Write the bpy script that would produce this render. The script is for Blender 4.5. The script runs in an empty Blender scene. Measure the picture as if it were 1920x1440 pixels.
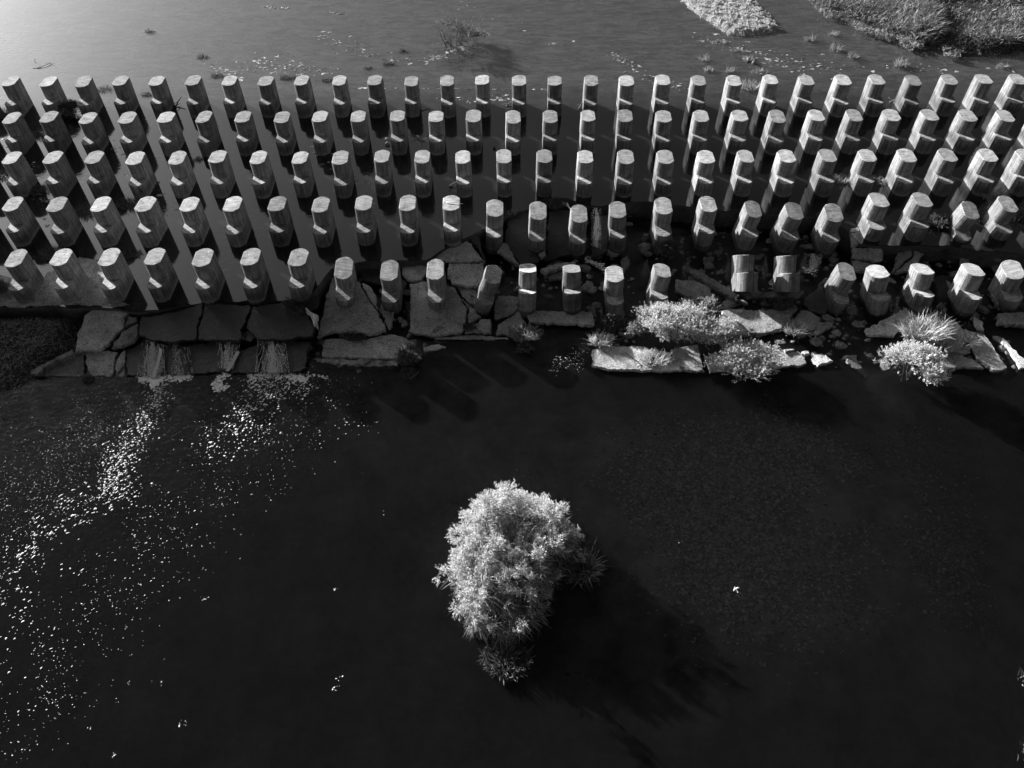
import bpy, math
import numpy as np
from mathutils import Matrix, Vector

# ------------------------------------------------------------------ camera, sky, sun, exposure
SC = bpy.context.scene
COL = SC.collection
F_PX = 1423.2148                       # focal length in pixels of a 1920 px wide frame
CAM_POS = np.array([34.35547, -50.11173, 28.52321])
CR = np.array([0.999987, -0.00496911, -0.00114522])
CU = np.array([0.00453042, 0.76263346, 0.64681503])
CF = np.array([0.00234071, 0.6468118, -0.76264606])
cd = bpy.data.cameras.new('camera')
cam = bpy.data.objects.new('camera', cd)
COL.objects.link(cam)
cd.sensor_fit = 'HORIZONTAL'
cd.sensor_width = 36.0
cd.lens = F_PX * 36.0 / 1920.0
cd.clip_start = 0.5
cd.clip_end = 6000.0
M = Matrix.Identity(4)
for k in range(3):
    M[k][0], M[k][1], M[k][2], M[k][3] = CR[k], CU[k], -CF[k], CAM_POS[k]
cam.matrix_world = M
SC.camera = cam

SUN_EL = math.radians(14.5)
SUN_AZ = math.radians(139.0)           # direction towards the sun, counted from +X
SUN_DIR = Vector((math.cos(SUN_AZ) * math.cos(SUN_EL), math.sin(SUN_AZ) * math.cos(SUN_EL), math.sin(SUN_EL)))
w = bpy.data.worlds.new('World')
SC.world = w
w.use_nodes = True
wn = w.node_tree
for n in list(wn.nodes):
    wn.nodes.remove(n)
sky = wn.nodes.new('ShaderNodeTexSky')
sky.sky_type = 'NISHITA'
sky.sun_disc = False
sky.sun_elevation = SUN_EL
sky.sun_rotation = math.radians(90.0) - SUN_AZ
sky.air_density = 0.3
sky.dust_density = 3.2
sky.ozone_density = 1.0
bw = wn.nodes.new('ShaderNodeSeparateColor')      # the photograph is a red-filtered black and white: blue sky reads dark
bg = wn.nodes.new('ShaderNodeBackground')
bg.inputs['Strength'].default_value = 0.05
wo = wn.nodes.new('ShaderNodeOutputWorld')
wn.links.new(sky.outputs['Color'], bw.inputs[0])
wn.links.new(bw.outputs[0], bg.inputs['Color'])
wn.links.new(bg.outputs['Background'], wo.inputs['Surface'])

sd = bpy.data.lights.new('sun', 'SUN')
sd.energy = 5.0
sd.angle = math.radians(0.55)
sd.color = (1.0, 1.0, 1.0)
sun = bpy.data.objects.new('sun', sd)
COL.objects.link(sun)
sun.rotation_euler = (-SUN_DIR).to_track_quat('-Z', 'Y').to_euler()
sun.location = (0, 0, 60)

SC.view_settings.view_transform = 'Standard'
SC.view_settings.look = 'None'
SC.view_settings.gamma = 1.0
SC.view_settings.exposure = 1.6
SC.view_settings.use_curve_mapping = False
SC.render.engine = 'CYCLES'
SC.cycles.max_bounces = 6
SC.cycles.transparent_max_bounces = 8
SC.cycles.use_denoising = True

# ------------------------------------------------------------------ helpers
RNG = np.random.default_rng(7)


def at(px, py, z):
    """Point at height z seen at pixel (px, py) of the 1920 x 1440 photograph."""
    d = CR * (px - 960) / F_PX - CU * (py - 720) / F_PX + CF
    t = (z - CAM_POS[2]) / d[2]
    return CAM_POS + t * d


def at_plane(px, py, p0, n):
    d = CR * (px - 960) / F_PX - CU * (py - 720) / F_PX + CF
    t = np.dot(p0 - CAM_POS, n) / np.dot(d, n)
    return CAM_POS + t * d


def ZM(ox, oy, s):
    return lambda pts: [(ox + x / s, oy + y / s) for x, y in pts]


Z4 = ZM(0, 340, 3.0)
Z5 = ZM(560, 340, 3.0)
Z6 = ZM(1100, 340, 3.6)
Z7 = ZM(1500, 340, 3.6)
ZA = ZM(120, 540, 6.0)
ZB = ZM(380, 540, 6.0)
ZC = ZM(860, 340, 6.0)


def fbm(x, y, seed=0.0, oct=4, lac=2.03):
    x = np.asarray(x, float)
    y = np.asarray(y, float)
    v = np.zeros(np.broadcast(x, y).shape)
    a, f = 1.0, 1.0
    for o in range(oct):
        s = seed * 1.7 + o * 3.1
        v += a * (np.sin(f * (x * 0.83 + y * 0.56) + s) * np.cos(f * (y * 0.91 - x * 0.47) + 2.3 * s)
                  + 0.5 * np.sin(f * (1.61 * x - 0.37 * y) + 5.1 * s + 1.3 * np.sin(f * 0.7 * y + s)))
        a *= 0.5
        f *= lac
    return v / 2.2


def new_obj(name, data, parent=None):
    o = bpy.data.objects.new(name, data)
    COL.objects.link(o)
    if parent is not None:
        o.parent = parent
    return o


def mesh_np(name, V, T, mat=None, smooth=False, quads=None):
    """mesh from numpy vertices, triangles and optionally quads"""
    me = bpy.data.meshes.new(name)
    V = np.asarray(V, np.float32)
    T = np.zeros((0, 3), np.int32) if T is None else np.asarray(T, np.int32)
    Q = np.zeros((0, 4), np.int32) if quads is None else np.asarray(quads, np.int32)
    nl = T.size + Q.size
    me.vertices.add(len(V))
    me.vertices.foreach_set('co', V.ravel())
    me.loops.add(nl)
    me.loops.foreach_set('vertex_index', np.concatenate([T.ravel(), Q.ravel()]))
    me.polygons.add(len(T) + len(Q))
    st = np.concatenate([np.arange(len(T)) * 3, T.size + np.arange(len(Q)) * 4]).astype(np.int32)
    me.polygons.foreach_set('loop_start', st)
    me.polygons.foreach_set('use_smooth', np.full(len(T) + len(Q), bool(smooth)))
    me.update(calc_edges=True)
    if mat:
        me.materials.append(mat)
    return me


def tag(o, label=None, cat=None, group=None, kind=None):
    if label:
        o['label'] = label
    if cat:
        o['category'] = cat
    if group:
        o['group'] = group
    if kind:
        o['kind'] = kind
    return o


def thing(name, loc, label, cat, group=None):
    o = bpy.data.objects.new(name, None)
    o.empty_display_size = 0.2
    o.location = loc
    COL.objects.link(o)
    return tag(o, label, cat, group, 'thing')


# ------------------------------------------------------------------ materials (all neutral greys: a black and white photograph)
def mat_new(name):
    m = bpy.data.materials.new(name)
    m.use_nodes = True
    nt = m.node_tree
    for n in list(nt.nodes):
        nt.nodes.remove(n)
    out = nt.nodes.new('ShaderNodeOutputMaterial')
    return m, nt, out


class NB:
    """tiny node builder"""

    def __init__(self, nt):
        self.nt = nt

    def n(self, t, **kw):
        nd = self.nt.nodes.new(t)
        for k, v in kw.items():
            setattr(nd, k, v)
        return nd

    def l(self, a, b):
        self.nt.links.new(a, b)

    def val(self, sock, v):
        if hasattr(v, 'is_output'):
            self.l(v, sock)
        else:
            sock.default_value = v

    def math(self, op, a, b=0.0, clamp=False):
        nd = self.n('ShaderNodeMath', operation=op, use_clamp=clamp)
        self.val(nd.inputs[0], a)
        self.val(nd.inputs[1], b)
        return nd.outputs[0]

    def maprange(self, v, a, b, c, d, smooth=False):
        nd = self.n('ShaderNodeMapRange')
        nd.clamp = True
        if smooth:
            nd.interpolation_type = 'SMOOTHSTEP'
        self.val(nd.inputs[0], v)
        for k, x in zip((1, 2, 3, 4), (a, b, c, d)):
            self.val(nd.inputs[k], x)
        return nd.outputs[0]

    def coords(self, scale=(1, 1, 1), kind='Object'):
        tc = self.n('ShaderNodeTexCoord')
        mp = self.n('ShaderNodeMapping')
        self.l(tc.outputs[kind], mp.inputs['Vector'])
        mp.inputs['Scale'].default_value = scale
        return mp.outputs['Vector']

    def noise(self, vec, scale, detail=4, rough=0.55, dist=0.0):
        nd = self.n('ShaderNodeTexNoise')
        self.l(vec, nd.inputs['Vector'])
        nd.inputs['Scale'].default_value = scale
        nd.inputs['Detail'].default_value = detail
        nd.inputs['Roughness'].default_value = rough
        nd.inputs['Distortion'].default_value = dist
        return nd.outputs['Fac']

    def bump(self, h, strength, dist=0.02, normal=None):
        nd = self.n('ShaderNodeBump')
        nd.inputs['Strength'].default_value = strength
        nd.inputs['Distance'].default_value = dist
        self.l(h, nd.inputs['Height'])
        if normal is not None:
            self.l(normal, nd.inputs['Normal'])
        return nd.outputs['Normal']

    def grey(self, v):
        nd = self.n('ShaderNodeCombineColor')
        for k in range(3):
            self.val(nd.inputs[k], v)
        return nd.outputs[0]

    def world_vec(self, scale=(1, 1, 1)):
        g = self.n('ShaderNodeNewGeometry')
        mp = self.n('ShaderNodeMapping')
        self.l(g.outputs['Position'], mp.inputs['Vector'])
        mp.inputs['Scale'].default_value = scale
        return mp.outputs['Vector']

    def principled(self, col, rough, normal=None, spec=0.3):
        p = self.n('ShaderNodeBsdfPrincipled')
        self.val(p.inputs['Base Color'], self.grey(col))
        self.val(p.inputs['Roughness'], rough)
        p.inputs['Specular IOR Level'].default_value = spec
        if normal is not None:
            self.l(normal, p.inputs['Normal'])
        return p.outputs['BSDF']


def mat_pillar():
    m, nt, out = mat_new('pillar_concrete')
    b = NB(nt)
    oi = b.n('ShaderNodeObjectInfo')
    sep = b.n('ShaderNodeSeparateColor')
    b.l(oi.outputs['Color'], sep.inputs[0])
    tone, seed = sep.outputs[0], sep.outputs[1]
    tc = b.n('ShaderNodeTexCoord')
    add = b.n('ShaderNodeVectorMath', operation='ADD')
    b.l(tc.outputs['Object'], add.inputs[0])
    cx = b.n('ShaderNodeCombineXYZ')
    b.l(b.math('MULTIPLY', seed, 97.0), cx.inputs[0])
    b.l(b.math('MULTIPLY', seed, 41.0), cx.inputs[1])
    b.l(cx.outputs[0], add.inputs[1])
    vec = add.outputs[0]

    def scaled(s):
        mp = b.n('ShaderNodeMapping')
        b.l(vec, mp.inputs['Vector'])
        mp.inputs['Scale'].default_value = s
        return mp.outputs['Vector']
    g = b.n('ShaderNodeNewGeometry')
    sn = b.n('ShaderNodeSeparateXYZ')
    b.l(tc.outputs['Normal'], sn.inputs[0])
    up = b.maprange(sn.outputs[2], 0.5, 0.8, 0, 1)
    sz = b.n('ShaderNodeSeparateXYZ')
    b.l(tc.outputs['Object'], sz.inputs[0])
    z = sz.outputs[2]
    big = b.maprange(b.noise(scaled((1, 1, 1)), 2.3, 6, 0.68), 0.32, 0.68, 0.66, 1.22)
    fine = b.maprange(b.noise(scaled((1, 1, 1)), 22, 5, 0.75), 0.34, 0.66, 0.66, 1.30)
    streak = b.noise(scaled((9, 9, 0.55)), 1.0, 5, 0.65)
    streak_side = b.maprange(streak, 0.38, 0.58, 0.52, 1.10)
    # tide band on the lower tier: dark growth above a pale scoured ring
    wob = b.math('ADD', z, b.math('MULTIPLY', b.math('SUBTRACT', streak, 0.5), 0.9))
    alg = b.math('MULTIPLY', b.maprange(wob, 0.1, 0.28, 0, 1), b.maprange(wob, 0.55, 1.0, 1, 0))
    algf = b.maprange(b.math('MULTIPLY', alg, sep.outputs[2]), 0, 1, 1.0, 0.42)
    # top faces: drag lines and lichen
    drag = b.maprange(b.noise(scaled((1.2, 9, 1)), 1.6, 5, 0.7), 0.34, 0.62, 0.52, 1.15)
    lich = b.maprange(b.noise(scaled((1, 1, 1)), 3.1, 6, 0.72), 0.54, 0.68, 1.0, 0.45)
    drop = b.maprange(b.noise(scaled((1, 1, 1)), 4.7, 3, 0.6, 0.7), 0.66, 0.70, 1.0, 1.45)
    topf = b.math('MULTIPLY', b.math('MULTIPLY', drag, lich), drop)
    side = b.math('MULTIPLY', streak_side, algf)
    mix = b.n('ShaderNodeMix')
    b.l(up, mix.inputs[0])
    b.l(b.math('MULTIPLY', side, 0.57), mix.inputs[2])  # upright faces given a darker colour than the tops, to deepen their shade
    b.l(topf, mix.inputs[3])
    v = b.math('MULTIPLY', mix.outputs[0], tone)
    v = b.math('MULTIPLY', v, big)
    # hairline cracks and pits
    vo = b.n('ShaderNodeTexVoronoi', feature='DISTANCE_TO_EDGE')
    wv = b.n('ShaderNodeMapping')
    b.l(vec, wv.inputs['Vector'])
    vo.inputs['Scale'].default_value = 1.1
    dn = b.n('ShaderNodeVectorMath', operation='ADD')
    nz = b.n('ShaderNodeTexNoise')
    b.l(vec, nz.inputs['Vector'])
    nz.inputs['Scale'].default_value = 5.0
    nz.inputs['Detail'].default_value = 5.0
    b.l(wv.outputs[0], dn.inputs[0])
    sc_ = b.n('ShaderNodeVectorMath', operation='SCALE')
    b.l(nz.outputs['Color'], sc_.inputs[0])
    sc_.inputs['Scale'].default_value = 0.35
    b.l(sc_.outputs[0], dn.inputs[1])
    b.l(dn.outputs[0], vo.inputs['Vector'])
    crack = b.maprange(vo.outputs['Distance'], 0.0, 0.018, 0.5, 1.0)
    pit = b.maprange(b.noise(scaled((1, 1, 1)), 42, 2, 0.5), 0.30, 0.36, 0.45, 1.0)
    v = b.math('MULTIPLY', b.math('MULTIPLY', v, crack), pit)
    wet = b.math('MAXIMUM', b.maprange(b.math('ADD', z, b.math('MULTIPLY', b.math('SUBTRACT', streak, 0.5), 0.12)), 0.0, 0.05, 0.45, 1.0), b.math('SUBTRACT', 1.0, b.math('MULTIPLY', sep.outputs[2], 4.0)))
    v = b.math('MULTIPLY', v, wet)
    v = b.math('MULTIPLY', v, fine)
    hb = b.math('ADD', b.math('MULTIPLY', b.noise(scaled((1, 1, 1)), 14, 6, 0.7), 1.0), b.math('MULTIPLY', streak, 0.5))
    nrm = b.bump(hb, 0.55, 0.03)
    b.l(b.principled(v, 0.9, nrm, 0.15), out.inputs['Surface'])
    return m


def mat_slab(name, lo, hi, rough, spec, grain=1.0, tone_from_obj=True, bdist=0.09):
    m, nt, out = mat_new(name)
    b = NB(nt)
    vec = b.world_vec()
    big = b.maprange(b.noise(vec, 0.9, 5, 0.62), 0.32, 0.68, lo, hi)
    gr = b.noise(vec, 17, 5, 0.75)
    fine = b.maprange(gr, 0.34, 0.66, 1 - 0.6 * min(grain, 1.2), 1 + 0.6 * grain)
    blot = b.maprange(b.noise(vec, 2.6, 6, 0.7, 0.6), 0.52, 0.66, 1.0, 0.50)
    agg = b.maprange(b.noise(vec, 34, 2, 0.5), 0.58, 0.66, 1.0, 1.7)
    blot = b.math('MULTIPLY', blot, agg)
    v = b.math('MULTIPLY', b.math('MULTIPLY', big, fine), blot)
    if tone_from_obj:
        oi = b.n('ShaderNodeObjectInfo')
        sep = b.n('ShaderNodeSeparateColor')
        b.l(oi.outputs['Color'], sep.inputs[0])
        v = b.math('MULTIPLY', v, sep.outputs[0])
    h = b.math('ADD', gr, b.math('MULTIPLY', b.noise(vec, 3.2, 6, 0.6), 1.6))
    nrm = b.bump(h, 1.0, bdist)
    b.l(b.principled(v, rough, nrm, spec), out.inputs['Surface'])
    return m


def mat_plain(name, lo, hi, scale=6.0, rough=0.85, spec=0.2, bump=0.5, bdist=0.03, detail=5):
    m, nt, out = mat_new(name)
    b = NB(nt)
    vec = b.world_vec()
    nz = b.noise(vec, scale, detail, 0.65)
    v = b.maprange(nz, 0.3, 0.7, lo, hi)
    nrm = b.bump(b.noise(vec, scale * 2.7, 5, 0.65), bump, bdist)
    b.l(b.principled(v, rough, nrm, spec), out.inputs['Surface'])
    return m


def mat_fall():
    m, nt, out = mat_new('falling_water')
    b = NB(nt)
    p = b.n('ShaderNodeBsdfPrincipled')
    p.inputs['Base Color'].default_value = (0.92, 0.92, 0.92, 1)
    p.inputs['Roughness'].default_value = 0.25
    p.inputs['Metallic'].default_value = 0.4          # torn water mirrors the bright sky
    b.l(b.bump(b.noise(b.world_vec(), 30, 3, 0.6), 0.6, 0.02), p.inputs['Normal'])
    b.l(p.outputs[0], out.inputs['Surface'])
    return m


def mat_leaf(name, lo, hi, trans=0.3):
    m, nt, out = mat_new(name)
    b = NB(nt)
    g = b.n('ShaderNodeNewGeometry')
    v = b.maprange(g.outputs['Random Per Island'], 0, 1, lo, hi)
    c = b.grey(v)
    p = b.principled(v, 0.6, None, 0.3)
    t = b.n('ShaderNodeBsdfTranslucent')
    b.l(c, t.inputs['Color'])
    mx = b.n('ShaderNodeMixShader')
    mx.inputs[0].default_value = trans
    b.l(p, mx.inputs[1])
    b.l(t.outputs[0], mx.inputs[2])
    b.l(mx.outputs[0], out.inputs['Surface'])
    return m


def mat_upper_water():
    """thin murky water over the apron: mirror of the sky over a dark silty body"""
    m, nt, out = mat_new('river_water_surface')
    b = NB(nt)
    vec = b.world_vec()
    silt = b.maprange(b.noise(vec, 0.35, 6, 0.62, 0.8), 0.3, 0.7, 0.006, 0.020)
    scum = b.maprange(b.noise(vec, 3.3, 6, 0.7, 0.4), 0.5, 0.8, 0.0, 0.022)
    gy_ = b.n('ShaderNodeSeparateXYZ')
    b.l(b.world_vec(), gy_.inputs[0])
    mud = b.maprange(b.math('ADD', gy_.outputs[1], b.math('MULTIPLY', b.noise(vec, 0.5, 4, 0.6), 3.0)), -0.5, 6.0, 0.0, 0.040, True)   # silted-up shallows upstream of the apron
    flow = b.maprange(b.noise(b.world_vec((0.5, 1.6, 1.0)), 1.1, 6, 0.65, 1.2), 0.35, 0.65, 0.6, 1.5)
    sil = b.math('ADD', b.math('ADD', silt, scum), b.math('MULTIPLY', mud, flow))
    speck = b.maprange(b.noise(vec, 30, 3, 0.7), 0.35, 0.7, 0.7, 1.35)
    sil = b.math('MULTIPLY', sil, speck)
    df = b.n('ShaderNodeBsdfDiffuse')
    b.l(b.grey(sil), df.inputs['Color'])
    rip = b.noise(b.world_vec((1.0, 2.2, 1.0)), 2.2, 3, 0.55, 0.3)
    mask = b.maprange(b.noise(vec, 0.30, 3, 0.5), 0.46, 0.62, 0.02, 0.30)
    nd = b.n('ShaderNodeBump')
    nd.inputs['Distance'].default_value = 0.03
    b.l(mask, nd.inputs['Strength'])
    b.l(rip, nd.inputs['Height'])
    gl = b.n('ShaderNodeBsdfGlossy')
    gl.inputs['Roughness'].default_value = 0.07
    b.l(nd.outputs[0], gl.inputs['Normal'])
    fr = b.n('ShaderNodeFresnel')
    fr.inputs['IOR'].default_value = 1.85
    b.l(nd.outputs[0], fr.inputs['Normal'])
    mx = b.n('ShaderNodeMixShader')
    b.l(fr.outputs[0], mx.inputs[0])
    b.l(df.outputs[0], mx.inputs[1])
    b.l(gl.outputs[0], mx.inputs[2])
    b.l(mx.outputs[0], out.inputs['Surface'])
    return m


def mat_pool_water():
    """clear dark pool: fresnel mirror, faint turbidity, absorption with depth"""
    m, nt, out = mat_new('pool_water_surface')
    b = NB(nt)
    rip = b.noise(b.world_vec((1.0, 1.6, 1.0)), 2.6, 4, 0.55, 0.8)
    # more chop near the falls on the left
    gpos = b.n('ShaderNodeNewGeometry')
    dv = b.n('ShaderNodeVectorMath', operation='DISTANCE')
    b.l(gpos.outputs['Position'], dv.inputs[0])
    dv.inputs[1].default_value = (18.0, -25.5, -1.2)
    chop = b.maprange(dv.outputs['Value'], 2.0, 16.0, 0.75, 0.10)
    nd = b.n('ShaderNodeBump')
    nd.inputs['Distance'].default_value = 0.05
    b.l(chop, nd.inputs['Strength'])
    b.l(rip, nd.inputs['Height'])
    gl = b.n('ShaderNodeBsdfGlossy')
    gl.inputs['Roughness'].default_value = 0.06
    b.l(nd.outputs[0], gl.inputs['Normal'])
    tr = b.n('ShaderNodeBsdfTransparent')
    df = b.n('ShaderNodeBsdfDiffuse')
    df.inputs['Color'].default_value = (0.034, 0.034, 0.034, 1)
    body = b.n('ShaderNodeMixShader')
    body.inputs[0].default_value = 0.12
    b.l(tr.outputs[0], body.inputs[1])
    b.l(df.outputs[0], body.inputs[2])
    fr = b.n('ShaderNodeFresnel')
    fr.inputs['IOR'].default_value = 1.24
    b.l(nd.outputs[0], fr.inputs['Normal'])
    mx = b.n('ShaderNodeMixShader')
    b.l(fr.outputs[0], mx.inputs[0])
    b.l(body.outputs[0], mx.inputs[1])
    b.l(gl.outputs[0], mx.inputs[2])
    b.l(mx.outputs[0], out.inputs['Surface'])
    va = b.n('ShaderNodeVolumeAbsorption')
    va.inputs['Color'].default_value = (0, 0, 0, 1)
    va.inputs['Density'].default_value = 0.30
    b.l(va.outputs[0], out.inputs['Volume'])
    return m


MT = {
    'pillar': mat_pillar(),
    'slab': mat_slab('slab_concrete', 0.29, 0.50, 0.92, 0.15),
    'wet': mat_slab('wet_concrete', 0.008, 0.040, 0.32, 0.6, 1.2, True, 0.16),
    'apron': mat_slab('apron_concrete', 0.05, 0.10, 0.7, 0.3, 0.8, False),
    'bed': mat_plain('dark_bed', 0.03, 0.20, 0.55, 0.9, 0.1, 0.7, 0.08),
    'stone': mat_leaf('river_stone', 0.02, 0.36, 0.0),
    'soil': mat_plain('bank_soil', 0.03, 0.09, 2.5, 0.95, 0.1, 0.8, 0.06),
    'bar': mat_plain('bar_sand', 0.16, 0.34, 3.0, 0.95, 0.1, 1.0, 0.08),
    'bark': mat_plain('driftwood_bark', 0.10, 0.26, 9.0, 0.9, 0.1, 0.6, 0.01),
    'darkwood': mat_plain('wet_wood', 0.02, 0.06, 9.0, 0.8, 0.2, 0.6, 0.01),
    'foam': mat_plain('foam_white', 0.75, 0.88, 8.0, 0.7, 0.3, 0.2, 0.01),
    'fallwater': mat_fall(),
    'feather': mat_plain('feather_white', 0.78, 0.88, 20.0, 0.8, 0.2, 0.1, 0.005),
    'leaf_pale': mat_leaf('leaf_pale', 0.28, 0.85, 0.30),
    'leaf_mid': mat_leaf('leaf_mid', 0.08, 0.52, 0.28),
    'leaf_dark': mat_leaf('leaf_dark', 0.05, 0.17, 0.25),
    'leaf_dim': mat_leaf('leaf_dim', 0.06, 0.44, 0.25),
    'leaf_reed': mat_leaf('leaf_reed', 0.03, 0.34, 0.25),
    'scum': mat_leaf('scum_pale', 0.06, 0.60, 0.1),
    'water': mat_upper_water(),
    'pool': mat_pool_water(),
}

# ------------------------------------------------------------------ setting: bed, apron, water sheets
POOL_Z = -1.2
apron_px = [(-260, 578), (0, 577), (120, 576), (215, 579), (262, 586), (300, 581), (330, 576), (372, 569), (415, 568), (446, 567), (470, 563),
            (520, 566), (560, 562), (592, 545), (606, 522), (622, 503), (690, 491), (740, 490), (800, 489), (828, 470), (863, 451),
            (913, 429), (950, 406), (1000, 391), (1012, 374), (1060, 371), (1100, 386), (1126, 388), (1160, 382),
            (1215, 378), (1290, 388), (1380, 398), (1480, 404), (1560, 410), (1590, 432), (1612, 458), (1660, 462), (1724, 461),
            (1780, 462), (1850, 472), (1920, 476), (2300, 470)]
edge = np.array([at(x, y, 0.0)[:2] for x, y in apron_px])
ex, ey = edge[:, 0], edge[:, 1]
# resample with broken jitter
s_x = np.arange(ex[0], ex[-1], 0.22)
order = np.argsort(ex)
s_y = np.interp(s_x, ex[order], ey[order]) + 0.10 * fbm(s_x * 2.3, s_x * 0.7, 3.0, 4)
E_N = len(s_x)


def strip_surface(name, z, inset, mat, far=260.0, skirt=None):
    """sheet from the broken downstream edge to far upstream, with a vertical skirt at the edge"""
    xs = np.concatenate([[-300.0], s_x, [380.0]])
    ys = np.concatenate([[s_y[0]], s_y + inset, [s_y[-1]]])
    rows = [ys, np.full(len(xs), 8.0), np.full(len(xs), far)]
    V = []
    for r in rows:
        V.append(np.stack([xs, r, np.full(len(xs), z)], 1))
    n = len(xs)
    Q = []
    for r in range(2):
        for i in range(n - 1):
            Q.append((r * n + i, r * n + i + 1, (r + 1) * n + i + 1, (r + 1) * n + i))
    if skirt is not None:
        jag = 0.06 * fbm(xs * 3.1, xs, 5.0, 4)
        V.append(np.stack([xs, ys + 0.03 + jag, np.full(n, z - 0.35)], 1))
        V.append(np.stack([xs, ys + 0.12 + jag * 2, np.full(n, skirt)], 1))
        for a, c in ((3, 0), (4, 3)):
            for i in range(n - 1):
                Q.append((a * n + i, a * n + i + 1, c * n + i + 1, c * n + i))
    me = mesh_np(name, np.concatenate(V), None, mat, False, Q)
    return new_obj(name, me)


bed_sheet = new_obj('ground', mesh_np('ground', [(-3000, -3000, -4.2), (3000, -3000, -4.2), (3000, 3000, -4.2), (-3000, 3000, -4.2)], None, MT['bed'], False, [(0, 1, 2, 3)]))
tag(bed_sheet, kind='structure')

gx = np.arange(-6, 76, 0.4)
gy = np.arange(-52, -10.5, 0.4)
GX, GY = np.meshgrid(gx, gy)
depth = np.full(GX.shape, -2.6)
# rubble shelf under the broken slabs
shelf = 1 / (1 + np.exp(-(GY + 24.6) * 2.2))
depth = depth * (1 - shelf) + (-1.75) * shelf
# gravel shoal on the right of the pool, shallow step under the weir
pc = at(1440, 1020, POOL_Z)
e = ((GX - pc[0]) / 8.5) ** 2 + ((GY - pc[1]) / 6.5) ** 2
depth += 1.36 * np.exp(-e ** 2 * 0.9) * (1 - shelf)
pc2 = at(980, 830, POOL_Z)
e = ((GX - pc2[0]) / 17.0) ** 2 + ((GY - pc2[1]) / 3.6) ** 2
depth += 1.0 * np.exp(-e) * (1 - shelf)
depth += 0.14 * fbm(GX * 0.9, GY * 0.9, 1.0, 4) + 0.06 * fbm(GX * 3.0, GY * 3.0, 2.0, 3)
depth = np.minimum(depth, -1.30 + 0.03 * fbm(GX * 4.0, GY * 4.0, 6.0, 3))
depth += shelf * 0.10 * np.maximum(0, fbm(GX * 1.7, GY * 1.7, 9.0, 4))
V = np.stack([GX.ravel(), GY.ravel(), depth.ravel()], 1)
ny, nx = GX.shape
I = np.arange(ny * nx).reshape(ny, nx)
Q = np.stack([I[:-1, :-1].ravel(), I[:-1, 1:].ravel(), I[1:, 1:].ravel(), I[1:, :-1].ravel()], 1)
tag(new_obj('river_bed', mesh_np('river_bed', V, None, MT['bed'], True, Q)), kind='structure')

tag(strip_surface('weir_apron', -0.05, 0.0, MT['apron'], 3.0 + 5.5, -2.2), kind='structure')
tag(strip_surface('river_water', 0.0, 0.05, MT['water'], 700.0), kind='structure')


def box_mesh(name, x0, x1, y0, y1, z0, z1, mat):
    V = [(x, y, z) for z in (z0, z1) for y in (y0, y1) for x in (x0, x1)]
    Q = [(0, 2, 3, 1), (4, 5, 7, 6), (0, 1, 5, 4), (2, 6, 7, 3), (0, 4, 6, 2), (1, 3, 7, 5)]
    return mesh_np(name, V, None, mat, False, Q)


tag(new_obj('pool_water', box_mesh('pool_water', -400, 480, -700, -9.0, -4.0, POOL_Z, MT['pool'])), kind='structure')

# ------------------------------------------------------------------ pillars
W2, UL, SAG, FRONT = 0.475, 0.46, 0.29, 0.72      # half width, straight half length, end bulge, how far the lower tier juts out
HT, HS = 2.0, 1.0


def outline(y_front_extra, inset=0.0, n=13):
    a = np.sin(np.linspace(-1, 1, n) * math.pi / 2)
    p = 2.3
    sag = SAG * (1 - np.abs(a) ** p)
    w_ = W2 - inset
    fr = np.stack([a * w_, -(UL + sag) - y_front_extra + inset], 1)
    bk = np.stack([-a * w_, UL + sag - inset], 1)
    return np.concatenate([fr, bk])


def tier_mesh(name, extra, z0, z1, seed, closed_bottom=False):
    rng = np.random.default_rng(seed)
    rings = []
    tilt = rng.normal(0, 0.02, 2)
    n = len(outline(0))
    zs = [(z0, 0.0), (z0 + 0.45 * (z1 - z0), 0.0), (z1 - 0.02, 0.0), (z1, 0.018)]
    for k, (z, ins) in enumerate(zs):
        o = outline(extra, ins)
        jit = rng.normal(0, 0.004, (n, 2))
        zz = np.full(n, z)
        if k == 3:
            chip = np.where(rng.random(n) < 0.12, rng.uniform(0.01, 0.09, n), 0)
            zz = zz + tilt[0] * o[:, 0] + tilt[1] * o[:, 1]
            c = o.mean(0)
            o = c + (o - c) * (1 - chip)[:, None]
        if k == 2:
            zz = zz - np.where(rng.random(n) < 0.14, rng.uniform(0.02, 0.12, n), 0) + tilt[0] * o[:, 0] + tilt[1] * o[:, 1]
        rings.append(np.c_[o + jit, zz])
    V = np.concatenate(rings)
    faces = []
    for k in range(len(rings) - 1):
        for i in range(n):
            j = (i + 1) % n
            faces.append((k * n + i, k * n + j, (k + 1) * n + j, (k + 1) * n + i))
    top = tuple((len(rings) - 1) * n + i for i in range(n))
    faces.append(top)
    faces.append(tuple(reversed(range(n))))
    me = bpy.data.meshes.new(name)
    me.from_pydata([tuple(v) for v in V], [], faces)
    me.polygons.foreach_set('use_smooth', np.ones(len(me.polygons), bool))
    nq = (len(rings) - 2) * n
    me.polygons.foreach_set('use_smooth', np.array([i < nq for i in range(len(me.polygons))]))
    me.set_sharp_from_angle(angle=math.radians(28 if extra else 60))
    at_ = me.attributes.get('sharp_edge') or me.attributes.new('sharp_edge', 'BOOLEAN', 'EDGE')
    for e in me.edges:
        a_, b_ = e.vertices[0] // n, e.vertices[1] // n
        if a_ == b_ and a_ in (2, 3):
            at_.data[e.index].value = True
    me.materials.append(MT['pillar'])
    return me


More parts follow.
